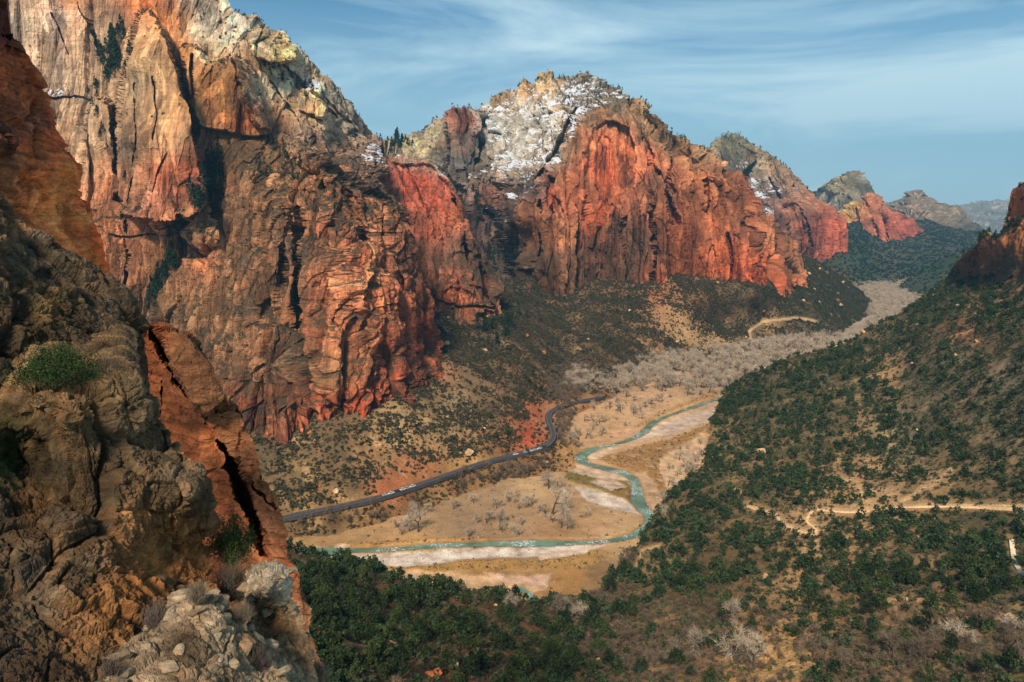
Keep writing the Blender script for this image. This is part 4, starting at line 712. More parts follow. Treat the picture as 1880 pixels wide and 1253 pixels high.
sheet('dark_rock_face', top=[(-120,290),(0,345),(25,385),(60,425),(100,448),(150,480),(200,520),(238,560),(258,585),(264,612)], bot=[(-120,790),(30,760),(150,740),(252,735)], right=[(252,735),(258,700),(262,660),(264,612)],
 depth=[(0,350,18),(60,425,18.5),(150,480,19),(238,560,19),(262,620,18.5),(255,700,17),(200,640,15.5),(100,550,15.5),(0,450,15),(0,600,13.5),(100,660,14.5),(200,690,14.8),(100,740,14),(-120,500,14),(-120,790,12),(-120,300,18),(240,640,16.5),(30,700,13)],
 disp=near_disp(0.5, 2.4, 4, crack=0.7, grain=0.6, fb=0.8, blk=1.4, dirn=(1.1, 1.1, 0.8)), recolor=near_recolor(0.7, 1.2, 0.18), mat=MN2, pads={'top': ((0, 5, -3.5), 10), 'right': ((-2.5, 6, 0), 10)}, c=12,
 pal=[(0,400,(76,62,50)),(60,450,(80,68,58)),(100,500,(66,56,46)),(200,540,(84,68,56)),(150,600,(60,50,40)),(50,550,(58,48,38)),(100,560,(110,82,54)),(240,600,(78,62,50)),(200,650,(52,44,38)),(0,650,(50,42,34)),(60,400,(150,100,72)),(150,700,(60,48,38)),(0,480,(64,54,46))], gain=1.02, flat=True)
dFR3 = [(40,705,11.3),(140,712,11.5),(240,690,12.5),(262,640,14.5),(30,760,11),(60,800,11.6),(140,760,10.8),(250,760,12),(310,790,13),(355,830,13),(385,900,13),(392,960,13),(372,990,13.4),(395,1060,12.5),(350,900,11.8),(300,1000,12.2),(330,1050,12),(100,850,11.2),(200,850,11.2),(0,900,10.5),(0,720,12),
 (100,950,10.3),(200,1000,10.5),(0,1100,8.8),(150,1150,9),(250,1100,10),(300,1150,10),(0,1300,7),(200,1300,7.6),(400,1150,11),(440,1253,10),(-120,800,10),(-120,1300,7),(270,1060,11.3),(230,760,12.2),(270,820,12.5),(20,860,11.2),(40,840,12)]
sheet('lower_rock_face', top=[(-120,745),(-20,735),(18,722),(30,706),(60,702),(100,708),(140,716),(170,712),(195,690),(230,684),(250,700),(262,712)], bot=[(-120,1330),(470,1330)],
 right=[(470,1330),(445,1250),(428,1180),(408,1110),(396,1062),(376,1030),(370,995),(388,975),(394,935),(388,890),(374,850),(352,832),(330,800),(318,770),(290,735),(262,712)], depth=dFR3, dens=1.35,
 disp=near_disp(0.46, 1.9, 6, crack=0.9, grain=0.5, fb=0.7, blk=1.5, dirn=(1, 1, 0.8), pits=0.09), recolor=near_recolor(0.75, 0.9, 0.22), mat=MN3, pads={'top': ((0, 5, 0.2), 70), 'right': ((-1.5, 6, 0), 30)}, c=12,
 pal=[(60,720,(120,90,66)),(100,740,(128,96,70)),(180,720,(118,88,64)),(80,800,(72,54,40)),(150,760,(105,78,58)),(240,760,(95,76,60)),(300,780,(108,86,70)),(270,740,(84,66,52)),(30,820,(60,66,36)),(20,850,(72,76,42)),(100,860,(66,52,40)),(200,820,(74,60,46)),(340,850,(92,74,58)),(370,900,(84,66,50)),(300,900,(86,68,52)),
  (200,920,(76,62,48)),(100,950,(74,60,48)),(0,950,(66,54,44)),(60,930,(110,72,48)),(250,980,(140,92,62)),(300,1000,(150,98,60)),(340,1030,(172,105,62)),(370,1030,(158,98,62)),(300,1060,(165,100,56)),(240,1080,(160,98,56)),(200,1130,(150,96,58)),(150,1050,(84,68,54)),(50,1050,(74,62,52)),(60,1120,(110,92,76)),(150,1150,(150,100,68)),(0,1200,(62,50,42)),
  (100,1220,(70,54,42)),(200,1230,(98,76,60)),(280,1150,(92,72,54)),(230,960,(175,115,75)),(310,870,(96,80,66)),(180,970,(70,56,44)),(50,850,(50,38,28)),(380,1080,(150,98,64)),(420,1200,(110,84,64))], gain=1.02, flat=True)
dFR4 = feats(RBF([(265,590,38),(340,612,38),(415,740,36),(480,870,35),(525,990,34),(545,1040,33),(560,1090,32.5),(585,1253,31),(300,800,37),(360,950,36),(460,1150,33),(400,1330,31),(585,1330,30),(262,700,39),(400,850,35.5)], 20),
 [('set', [(272,604),(335,606),(395,690),(425,750),(400,735),(375,760),(345,735),(320,680),(300,640)], [(300,615,35.6),(340,612,35.4),(390,690,34.4),(420,745,34.6),(350,700,34.0),(330,660,34.4)], 2),
  ('crk', [(268,600),(292,628),(325,690),(362,745),(400,800),(440,880),(468,950),(486,1015)], 5.5, 11), ('crk', [(392,812),(425,870),(455,945),(480,1010)], 3, 6),
('set', [(520,1010),(545,1035),(560,1085),(572,1130),(590,1140),(560,1060),(530,1000)], [(545,1050,31.8),(565,1120,31.6),(530,1020,32.4)], 2), ('crk', [(430,860),(470,900),(505,935)], 0.8, 3), ('crk', [(300,700),(290,800),(310,860)], 1.0, 4), ('crk', [(375,765),(425,760),(448,790)], 1.2, 3)])
sheet('leaning_slab', top=[(238,590),(262,592),(290,594),(310,600),(340,612)], bot=[(330,1330),(592,1330)], right=[(592,1330),(586,1250),(582,1190),(572,1130),(558,1085),(545,1045),(528,1005),(522,960),(508,925),(495,890),(480,850),(462,810),(442,785),(425,752),(412,735),(398,700),(380,668),(362,632),(340,612)],
 left=[(330,1330),(300,1000),(260,760),(238,590)], depth=dFR4, c=8, lam=0.0, disp=near_disp(0.62, 4.2, 8, crack=0.5, grain=0.8, dirn=(0.8, 0.8, 1.2), lay=0.12, layL=0.9), recolor=near_recolor(0.45, 2.5), mat=MN1,
 pads={'top': ((0, 6, -5), 10), 'right': ((-6, 14, 0), 12), 'left': ((-16, 2, 0), 30)}, pal=[(275,620,(150,70,38)),(280,680,(125,62,36)),(300,740,(120,62,38)),(320,800,(150,75,42)),(340,640,(130,84,60)),(380,690,(128,80,56)),(400,730,(140,88,62)),(330,610,(140,84,58)),(370,770,(100,56,38)),(390,800,(165,85,50)),(430,800,(150,88,58)),(450,850,(135,80,54)),(400,880,(130,62,36)),(420,900,(155,78,42)),
  (470,900,(110,64,44)),(490,950,(120,72,50)),(500,980,(150,92,64)),(510,1020,(165,95,62)),(530,1040,(185,100,64)),(540,1090,(180,105,72)),(560,1120,(190,125,95)),(450,960,(135,64,36)),(480,1010,(150,80,50)),(400,950,(125,62,38)),(560,1200,(120,80,56)),(520,1200,(100,72,52))], gain=np.array([0.72, 0.74, 0.80]), flat=True, dens=1.2)
def outcrop(name, label, top, bot, depth, right=None, left=None, seed=3, A=0.26, L0=0.9, pal=None, back=3.0):
    o = sheet(name, top=top, bot=bot, right=right, left=left, depth=depth, disp=near_disp(A * 0.6, L0, seed, crack=1.0, grain=0.5, fb=1.0, blk=1.0, dirn=(1, 1, 1), lay=0.0, layL=0.28), recolor=near_recolor(0.5, 0.5, 0.12), mat=MN3,
      pads={'top': ((0, back, -back * .75), 14), 'right': ((-0.5, back, 0), 10)}, pal=pal, gain=1.25, dens=1.3, flat=True)
    tag(o, label, 'rock outcrop'); return o
grey = lambda k=1.0: [(450,1060,tuple(int(v * k) for v in (150,132,115))),(530,1060,tuple(int(v * k) for v in (168,148,130))),(500,1150,(110,82,62)),(540,1200,(120,90,70)),(480,1110,(70,55,44)),(300,1120,(150,125,105)),(400,1160,(140,115,95)),(380,1230,(120,95,76)),(260,1200,(150,124,104)),(520,1230,(150,126,106)),(340,1180,(84,66,52))]
outcrop('grey_outcrop', 'pale grey layered rock knob at the edge of the slab, its flat top catching light', top=[(448,1098),(456,1070),(468,1052),(490,1048),(515,1049),(530,1056)], bot=[(500,1330),(592,1330)], left=[(500,1330),(490,1230),(462,1150),(446,1120),(448,1098)],
 right=[(592,1330),(584,1240),(570,1190),(552,1130),(545,1112),(534,1100),(536,1075),(530,1056)], depth=[(a_, b_, c_ * 0.7) for a_, b_, c_ in [(460,1060,16.5),(525,1055,16.8),(450,1100,15.8),(530,1100,16.6),(490,1080,15.6),(490,1115,17.2),(520,1130,17),(540,1150,16.8),(500,1200,15.6),(570,1220,16),(500,1330,13.5),(590,1330,14.5)]], seed=11, A=0.2, L0=0.6, pal=grey())
outcrop('ledge_outcrop', 'broken pale rock pile along the bottom edge below the grey shrubs', top=[(195,1262),(225,1205),(258,1182),(290,1165),(305,1128),(340,1112),(375,1108),(405,1112),(412,1140),(440,1160),(470,1185),(500,1205)], bot=[(150,1340),(560,1340)],
 right=[(560,1340),(548,1285),(525,1250),(500,1205)], depth=[(330,1120,9.6),(400,1120,9.7),(300,1160,9.2),(250,1190,8.8),(420,1170,9.4),(480,1200,9.8),(200,1260,8),(350,1200,8.6),(350,1300,7.6),(500,1300,8.8),(200,1340,7)], seed=15, A=0.20, L0=0.6, pal=grey(1.0), back=2.0)
# ------------------------------------------------------------------ vegetation
def leaf_mat(name, c1, c2, trans=0.0, nscale=0.12):
    m, t, b = mat_new(name); pos = t.nodes.new('ShaderNodeNewGeometry').outputs['Position']; oi = t.nodes.new('ShaderNodeObjectInfo')
    f = mth(t, 'ADD', mth(t, 'MULTIPLY', rmp(t, nz(t, pos, nscale, 4), 0.3, 0.7), 0.7), mth(t, 'MULTIPLY', mth(t, 'SUBTRACT', oi.outputs['Random'], 0.5), 0.9))
    f2 = rmp(t, nz(t, pos, nscale * 9, 3), 0.35, 0.7, 0.65, 1.35)
    c = mixc(t, 1.0, mixc(t, f, c1, c2), f2, 'MULTIPLY'); t.links.new(c, b.inputs['Base Color']); return m
M_jun = leaf_mat('juniper_foliage', (0.014, 0.027, 0.009), (0.060, 0.084, 0.024))
M_jun2 = leaf_mat('pinyon_foliage', (0.018, 0.036, 0.014), (0.085, 0.125, 0.046), nscale=0.14)
M_con = leaf_mat('conifer_foliage', (0.010, 0.028, 0.018), (0.028, 0.055, 0.028))
M_scr = leaf_mat('scrub_foliage', (0.060, 0.048, 0.026), (0.13, 0.105, 0.058), nscale=0.06)
M_scg = leaf_mat('green_scrub_foliage', (0.048, 0.060, 0.027), (0.105, 0.122, 0.056), nscale=0.06)
M_bark, _t, b = mat_new('bark'); b.inputs['Base Color'].default_value = (0.075, 0.055, 0.042, 1)
M_bare = leaf_mat('bare_twigs', (0.38, 0.31, 0.225), (0.55, 0.455, 0.34))
M_bare2 = leaf_mat('grey_brown_twigs', (0.15, 0.11, 0.075), (0.27, 0.21, 0.145))

def quads(C, size, r, flat=1.0, elong=1.0):
    """random leaf clumps centred on C (n,3)"""
    n = len(C); a = r.normal(size=(n, 3)); a /= np.linalg.norm(a, axis=1)[:, None]; b = r.normal(size=(n, 3)); b -= (a * b).sum(1)[:, None] * a; b /= np.linalg.norm(b, axis=1)[:, None]
    s = (size * (0.6 + 0.8 * r.random(n)))[:, None]; a = a * s * elong; b = b * s * 0.62
    return np.stack([C - a * .9 - b * .35, C + a * .1 - b, C + a, C - a * .2 + b], 1).reshape(-1, 3)
def tube(pts, rad, k=4):
    pts = np.asarray(pts, float); n = len(pts); V = []; T = np.gradient(pts, axis=0); T /= np.linalg.norm(T, axis=1)[:, None] + 1e-9
    u = np.cross(T, [0.31, 0.2, 0.93]); u /= np.linalg.norm(u, axis=1)[:, None] + 1e-9; v = np.cross(T, u)
    for j in range(k):
        a = 2 * math.pi * j / k; V.append(pts + (u * math.cos(a) + v * math.sin(a)) * np.asarray(rad)[:, None])
    V = np.stack(V, 1).reshape(-1, 3); i = np.arange(n * k).reshape(n, k); j = np.roll(i, -1, 1)
    return V, np.stack([i[:-1], j[:-1], j[1:], i[1:]], -1).reshape(-1, 4)
def join(parts):
    V = []; Fc = []; o = 0
    for v, f in parts: V.append(v); Fc.append(f + o); o += len(v)
    return np.concatenate(V), np.concatenate(Fc)
def qf(V): return np.arange(len(V)).reshape(-1, 4)
def crown(r, n, kind='round', size=0.05, clumps=18):
    """unit crown: height 1, radius ~.45"""
    if kind == 'cone':
        h = 0.12 + 0.88 * r.random(clumps) ** 1.0; R = 0.30 * (1.04 - h); an = r.random(clumps) * 6.283; rr = R * (0.55 + 0.45 * r.random(clumps))
        cc = np.stack([rr * np.cos(an), rr * np.sin(an), h], -1); cs = 0.035 + 0.10 * (1.05 - h)
    else:
        v = r.normal(size=(clumps, 3)); v /= np.linalg.norm(v, axis=1)[:, None]; v[:, 2] = np.abs(v[:, 2]) * 1.05 - 0.12
        cc = v * np.array([0.34, 0.34, 0.55]) * (0.65 + 0.45 * r.random(clumps))[:, None] + np.array([0, 0, 0.34]); cs = 0.10 + 0.09 * r.random(clumps)
        cc[:, 0] += 0.1 * (r.random() - .5); cs = cs * 1.0
        if kind == 'juniper': k = 1.15 - 0.55 * np.clip(cc[:, 2], 0, 1); cc[:, 0] *= k; cc[:, 1] *= k; cc[:, 2] *= 1.08
    w_ = r.integers(0, clumps, n); d = r.normal(size=(n, 3)); d /= np.linalg.norm(d, axis=1)[:, None]; d *= (r.random(n) ** 0.45)[:, None]
    P = cc[w_] + d * cs[w_][:, None] * np.array([1, 1, 0.85]); P[:, 2] = np.maximum(P[:, 2], 0.02)
    return quads(P, size, r)
def trunk(r, h=0.5, rad=0.035, lean=0.06, limbs=3):
    z = np.linspace(-0.06, h, 5); p = np.stack([lean * np.sin(z * 5 + r.random() * 6), lean * np.cos(z * 4 + r.random() * 6), z], -1); p[:, :2] -= p[0, :2]
    parts = [tube(p, np.linspace(rad, rad * .4, 5))]
    for k in range(limbs):
        s = p[2 + k % 2]; a = r.random() * 6.28; e = s + np.array([math.cos(a) * .2, math.sin(a) * .2, .16]); parts.append(tube([s, (s + e) / 2 + [0, 0, .02], e], [rad * .5, rad * .35, rad * .15], 3))
    return join(parts)
def bare(r, twigs=420, spread=0.42, wtw=0.0019, tall=1.0, lean=0.04):
    """unit bare tree: (trunk and limbs, twigs)"""
    wood = []; ends = []
    def grow(p, d, ln, rad, lvl):
        n = 4; pts = [p]; 
        for k in range(n):
            d = d + r.normal(size=3) * (0.16 if lvl else 0.07) + np.array([0, 0, 0.05]); d /= np.linalg.norm(d); p = p + d * ln / n; pts.append(p)
        wood.append(tube(pts, np.linspace(rad, rad * 0.55, n + 1), 5 if lvl == 0 else 3))
        if lvl >= 3: ends.append((np.array(pts), ln)); return
        m = 3 if lvl < 2 else 3
        for k in range(m + (r.random() < .5)):
            a = r.random() * 6.28; t_ = 0.6 + 0.4 * r.random() + 0.1 * lvl; side = np.cross(d, [math.cos(a), math.sin(a), 0.1]); side /= np.linalg.norm(side) + 1e-9
            nd = d * (1 - t_ * .6) + side * t_; nd /= np.linalg.norm(nd); j = r.integers(2, n + 1) if lvl else r.integers(n - 1, n + 1); grow(pts[j], nd, ln * (0.62 + 0.2 * r.random()), rad * 0.52, lvl + 1)
    grow(np.array([0, 0, -0.02]), np.array([lean * (r.random() - .5) * 3, lean * (r.random() - .5) * 3, 1.0]), 0.30, 0.030, 0)
    Wv, Wf = join(wood); 
    V = []
    per = max(1, twigs // max(1, len(ends)))
    for pts, ln in ends:
        for k in range(per):
            s = pts[r.integers(1, len(pts))]; d = r.normal(size=3) * 0.6 + (s - np.array([0, 0, .35])) * 1.4 + np.array([0, 0, 0.25]); d /= np.linalg.norm(d); l_ = 0.07 + 0.10 * r.random(); e = s + d * l_
            sd = np.cross(d, r.normal(size=3)); sd /= np.linalg.norm(sd) + 1e-9; V += [s - sd * wtw, s + sd * wtw, e + sd * wtw * .4, e - sd * wtw * .4]
    V = np.array(V); H = max(Wv[:, 2].max(), V[:, 2].max()); return (Wv / H * tall, Wf), V / H * tall
def bush(r, n, size=0.16):
    v = r.normal(size=(n, 3)); v /= np.linalg.norm(v, axis=1)[:, None]; v[:, 2] = np.abs(v[:, 2]); k = 0.65 + 0.4 * r.random(n)[:, None]
    lob = 0.8 + 0.3 * np.sin(np.arctan2(v[:, 1], v[:, 0]) * 3 + r.random() * 6)[:, None]; return quads(v * k * lob * np.array([0.5, 0.5, 0.55]), size, r)

def mass(name, tmpl, pos, scl, mat, label, cat, seed=0, zs=None, lift=0.0):
    """one object holding many plants: only for what is past counting"""
    r = np.random.default_rng(seed); V = []; k = r.integers(0, len(tmpl), len(pos)); a = r.random(len(pos)) * 6.283
    for t_ in range(len(tmpl)):
        m = k == t_; T = tmpl[t_]
        if not m.any(): continue
        c, s = np.cos(a[m])[:, None], np.sin(a[m])[:, None]; S = scl[m][:, None]; Zs = S if zs is None else S * zs[m][:, None]
        X_ = (T[None, :, 0] * c - T[None, :, 1] * s) * S; Y_ = (T[None, :, 0] * s + T[None, :, 1] * c) * S; Z_ = T[None, :, 2] * Zs
        V.append((np.stack([X_, Y_, Z_], -1) + pos[m][:, None] + np.array([0, 0, lift])).reshape(-1, 3))
    V = np.concatenate(V); o = add_obj(name, mesh_np(name, V, qf(V), False), mat); tag(o, label, cat, kind='stuff'); return o

def copy_thing(src, loc, rz, s, label, group, sz=None):
    c_ = src.copy(); col.objects.link(c_); c_.location = loc; c_.rotation_euler = (0, 0, rz); c_.scale = (s, s, sz or s); c_['label'] = label; c_['group'] = group
    for ch in src.children: d_ = ch.copy(); col.objects.link(d_); d_.parent = c_
    return c_
class Kind:
    """a plant with a trunk and a crown; the first placement uses the prototype itself"""
    def __init__(s, name, cat, variants, mats): s.name, s.cat, s.v, s.m, s.p = name, cat, variants, mats, {}
    def place(s, k, loc, rz, sc_, label, group, sz=None):
        loc = tuple(float(x) for x in loc); k = k % len(s.v)
        if k not in s.p:
            e = bpy.data.objects.new(s.name, None); col.objects.link(e); e['category'] = s.cat; e.location = loc; e.rotation_euler = (0, 0, rz); e.scale = (sc_, sc_, sz or sc_); e['label'] = label; e['group'] = group
            for (pn, (V, Fc)), m in zip(s.v[k], s.m): add_obj(pn, mesh_np(s.name + '_' + pn, V, Fc, False), m, e)
            s.p[k] = e; return e
        return copy_thing(s.p[k], loc, rz, sc_, label, group, sz)
r0 = np.random.default_rng(5)
def wq(V): return (V, qf(V))
junV = [[('trunk', trunk(r0, .5, .035)), ('crown', wq(crown(r0, 520, 'juniper', 0.05, 26)))] for _ in range(8)]
conV = [[('trunk', trunk(r0, .85, .02, .01, 0)), ('crown', wq(crown(r0, 420, 'cone', 0.04, 46)))] for _ in range(5)]
bareV = []
for _ in range(7):
    wd, tw = bare(r0, 900, wtw=0.0019); bareV.append([('trunk', wd), ('twigs', wq(tw))])
Juniper = Kind('juniper_tree', 'juniper', junV, [M_bark, M_jun]); Conifer = Kind('conifer_tree', 'conifer', conV, [M_bark, M_con]); Bare = Kind('bare_tree', 'bare tree', bareV, [M_bark, M_bare])
Bare2 = Kind('leafless_tree', 'bare tree', bareV[:4], [M_bark, M_bare2])
junT = [crown(r0, 130, 'juniper', 0.085, 20) for _ in range(10)]; conT = [crown(r0, 90, 'cone', 0.075, 26) for _ in range(6)]; bushT = [bush(r0, 26, 0.17) for _ in range(10)]; bushS = [bush(r0, 12, 0.26) for _ in range(8)]
def flat_tri(V, Fc): return V[Fc].reshape(-1, 3)
bareT = []
for _ in range(8):
    (wv, wf), tw = bare(r0, 300, wtw=0.0058); bareT.append((flat_tri(wv, wf), tw))

# --- junipers of the hillside
def jun_d(px, py, P, n):
    q = P.reshape(-1, 3); nn = fbm(q / 35 + 3, 4).reshape(px.shape); k = 0.45 + 1.6 * sst(nn, -0.15, 0.3)
    k = k * (1 - 0.9 * dirtmask(px, py, P)); k = k * (1 + 0.15 * region(px, py, [(1150,1010),(1900,960),(1900,1150),(1150,1180)], 30)); gul = region(px, py, [(1080,1100),(1200,1120),(1340,1080),(1450,1100),(1900,1090),(1900,1400),(1000,1400),(1120,1180)], 25); k = k * (1 - 0.6 * gul)
    k = k * (1 - region(px, py, [(1500,640),(1560,625),(1720,560),(1740,500),(2000,300),(2000,600),(1850,640)], 20) * 0.55)
    grey = region(px, py, [(1600,640),(1900,620),(1900,820),(1700,800)], 30); k = k * (1 - 0.55 * grey)
    fg = region(px, py, [(480,1020),(700,1075),(900,1112),(1080,1130),(1120,1200),(1050,1400),(480,1400)], 10); k = k * (1 - 0.15 * fg)
    return k * (py < 1330) * (py > 300) * (n[..., 2] > 0.35) * (px < 1960)
p, n_, qx, qy = scatter('hillside', 6800, jun_d, 11); r = np.random.default_rng(3)
h = (3.0 + 5.0 * r.random(len(p)) ** 1.5) * (1 + 0.15 * (qy > 1050)); app = h / p[:, 1] * ((qx > 500) & (qx < 1885) & (qy < 1262)); order = np.argsort(-app)
def jlabel(x, y, hh):
    if x < 1120 and y > 1010:
        c_ = 0 if x < 660 else 1 if x < 790 else 2 if x < 930 else 3; rr_ = 0 if y < (1085, 1115, 1150, 1165)[c_] else 1 if y < 1205 else 2
        w1 = ('hard by the leaning red slab', 'below the white sandbar', 'below the meadow', 'nearest the brown gully')[c_]
        w2 = ('on the brow of the near slope', 'midway down the near slope', 'at the bottom edge,')[rr_]
        sz = 'large' if hh > 6.0 else 'small'
        return ('%s juniper %s %s' % (sz, w2, w1), '%s junipers %s %s' % (sz, w2, w1))
    sz = 'large' if hh > 6.0 else 'small'
    if y > 1050: u = (('left of the silvery gully trees', 'above the silvery gully trees', 'left of the blocky boulders', 'right of the blocky boulders') if y < 1150 else ('among brown brush near the gully', 'beside the silvery gully trees', 'on the tan dirt by the bottom edge', 'in the bottom right corner'))[int(x > 1280) + int(x > 1460) + int(x > 1690)]; return ('%s green juniper below the footpath, %s' % (sz, u), '%s junipers below the footpath, %s' % (sz, u))
    if y > 900: u = ('left of its zigzag', 'along its straight right part')[int(x > 1490)]; return ('%s green juniper beside the pale footpath, %s' % (sz, u), '%s junipers by the footpath, %s' % (sz, u))
    return ('%s rounded green juniper high on the right hillside above the footpath' % sz, '%s junipers above the footpath' % sz)
for j in order[:300]:
    la, gr = jlabel(qx[j], qy[j], h[j]); Juniper.place(int(r.integers(8)), p[j] - [0, 0, .15], r.random() * 6.28, h[j], la, gr, h[j] * (0.8 + .35 * r.random()))
rest = order[300:]; mass('juniper_thicket', junT, p[rest] - [0, 0, .2], h[rest] * 1.05, M_jun2, 'countless small dark green junipers and pinyons covering the right hillside', 'juniper thicket', 5, 0.75 + 0.4 * r.random(len(rest)))
# --- low scrub
def scr_d(px, py, P, n):
    q = P.reshape(-1, 3); nn = fbm(q / 18 + 9, 4).reshape(px.shape); return (0.35 + 1.4 * sst(nn, -0.2, 0.25)) * (1 - 0.8 * dirtmask(px, py, P)) * (py < 1335) * (n[..., 2] > 0.3)
p, n_, qx, qy = scatter('hillside', 50000, scr_d, 12); r = np.random.default_rng(4); g = r.random(len(p)) < 0.66
mass('green_scrub', bushS, p[g], 1.3 + 2.2 * r.random(g.sum()) ** 2, M_scg, 'olive green low scrub spread over the right hillside', 'scrub', 6)
mass('brown_scrub', bushS, p[~g], 1.3 + 1.7 * r.random((~g).sum()) ** 2, M_scr, 'brown dry low scrub spread over the right hillside', 'scrub', 7)
BARE_T = [[(1190,550),(1240,575),(1300,615),(1400,635),(1300,650),(1240,630),(1200,590)], [(970,750),(1015,740),(1000,840),(950,830)], [(680,900),(720,880),(780,872),(790,885),(720,905)], [(800,650),(880,700),(900,740),(840,735),(790,680)],
          [(1000,740),(1090,715),(1090,750),(1050,800),(1060,860),(1020,870),(1015,780)], [(770,850),(860,840),(900,830),(950,815),(900,850),(780,885)], [(1370,600),(1440,585),(1440,600),(1390,610),(1410,640),(1380,640)]]
def tal_d(px, py, P, n):
    q = P.reshape(-1, 3); nn = fbm(q / 26 + 19, 5).reshape(px.shape); k = 0.35 + 1.7 * sst(nn, -0.25, 0.25)
    for poly in BARE_T: k = k * (1 - 0.85 * region(px, py, poly, 8))
    return k * sst(polydist(px, py, ROAD), 4, 8) * sst(polydist(px, py, LOOP), 3, 6) * (P[..., 2] > 0.8) * (0.5 + 0.5 * sst(P[..., 2], 6, 14))
p, n_, qx, qy = scatter('talus_slope', 85000, tal_d, 13); r = np.random.default_rng(6); u = r.random(len(p))
g = (u < 0.55) | ((qx > 1400) & (u < 0.85)); s_ = 1.6 + 2.6 * r.random(len(p)) ** 2 + 0.6 * (p[:, 1] > 900)
mass('talus_scrub', bushS, p[~g], s_[~g], M_scr, 'brown dry scrub covering the slope under the left cliffs', 'scrub', 8)
M_tg = leaf_mat('talus_green_foliage', (0.042, 0.046, 0.026), (0.085, 0.085, 0.048), nscale=0.05)
mass('talus_green_scrub', bushS, p[g], s_[g], M_tg, 'dull green scrub covering the slope under the left cliffs', 'scrub', 9)
p, n_, qx, qy = scatter('talus_slope', 420, lambda px, py, P, n: tal_d(px, py, P, n) * (0.3 + 3 * region(px, py, [(860,560),(960,540),(950,640),(860,640)], 15) + 1.5 * (px > 1400)) * (py > 480), 14); r = np.random.default_rng(8)
mass('slope_junipers', junT, p, 4 + 3.5 * r.random(len(p)), M_jun, 'dark evergreens dotted among the scrub on the far talus slope', 'evergreens', 10)
p, n_, qx, qy = scatter('far_wooded_slope', 7000, lambda px, py, P, n: 1.0 + 0 * px, 15); r = np.random.default_rng(9)
mass('far_slope_woods', [bush(r0, 9, 0.3) for _ in range(5)], p, 6 + 7 * r.random(len(p)), M_con, 'dark green woodland covering the far slope below the red ridge', 'woodland', 11)
p, n_, qx, qy = scatter('right_spur', 900, lambda px, py, P, n: 1.0 + 0 * px, 16)
mass('spur_woods', [bush(r0, 9, 0.3) for _ in range(5)], p, 5 + 5 * r.random(len(p)), M_con, 'dark green trees on the spur behind the right hillside', 'woodland', 12)

# --- cobbles on the gravel bars
def bar_d(px, py, P, n):
    k = 0.0 * px
    for poly, c in BARS: k = np.maximum(k, region(px, py, poly, 2))
    return k + 0.03 * (py > 700) * (py < 1110) * (px > 560) * (px < 1330)
p, n_, qx, qy = scatter('valley_floor', 3800, bar_d, 71); r = np.random.default_rng(71)
cb = np.array([[-1,-1,-1],[1,-1,-1],[1,1,-1],[-1,1,-1],[-1,-1,1],[1,-1,1],[1,1,1],[-1,1,1]], float) * .5; cf = [[0,3,2,1],[4,5,6,7],[0,1,5,4],[1,2,6,5],[2,3,7,6],[3,0,4,7]]
cobT = [(cb * np.array([1, .7, .55]) + r.normal(size=(8, 3)) * .13)[np.array(cf)].reshape(-1, 3) for _ in range(6)]
mass('river_cobbles', cobT, p, 0.35 + 1.1 * r.random(len(p)) ** 4, leaf_mat('cobble_stone', (0.22, 0.17, 0.14), (0.5, 0.42, 0.36), nscale=0.5), 'pale cobbles strewn over the gravel bars and river edge', 'cobbles', 72)
# --- grass tufts and reeds by the river
def fl_d(px, py, P, n):
    k = 0.14 * ((py > 600) & (py < 1120)) + 0.0 * px
    for poly, c in GRASS: k = k + region(px, py, poly, 3) * 0.9
    for poly, c in BARS: k = k * (1 - 0.9 * region(px, py, poly, 2))
    return k * sst(P[..., 2], 0.1, 0.4) * (py > 590) * (px > 450) * (px < 1750)
p, n_, qx, qy = scatter('valley_floor', 15000, fl_d, 17); r = np.random.default_rng(10)
M_gr = leaf_mat('dry_grass', (0.16, 0.10, 0.035), (0.34, 0.22, 0.09), nscale=0.04); mass('river_grass', bushS, p, 0.6 + 1.1 * r.random(len(p)) ** 2, M_gr, 'golden dry grass and reeds along the river banks', 'grass', 13)
p, n_, qx, qy = scatter('valley_floor', 1100, lambda px, py, P, n: fl_d(px, py, P, n) + 0.08 * region(px, py, [(1215,830),(1320,800),(1320,860),(1240,960),(1215,900)], 5), 18)
mass('river_brush', bushT, p, 1.4 + 1.6 * r.random(len(p)), M_scg, 'olive brush scattered over the river flats', 'brush', 14)

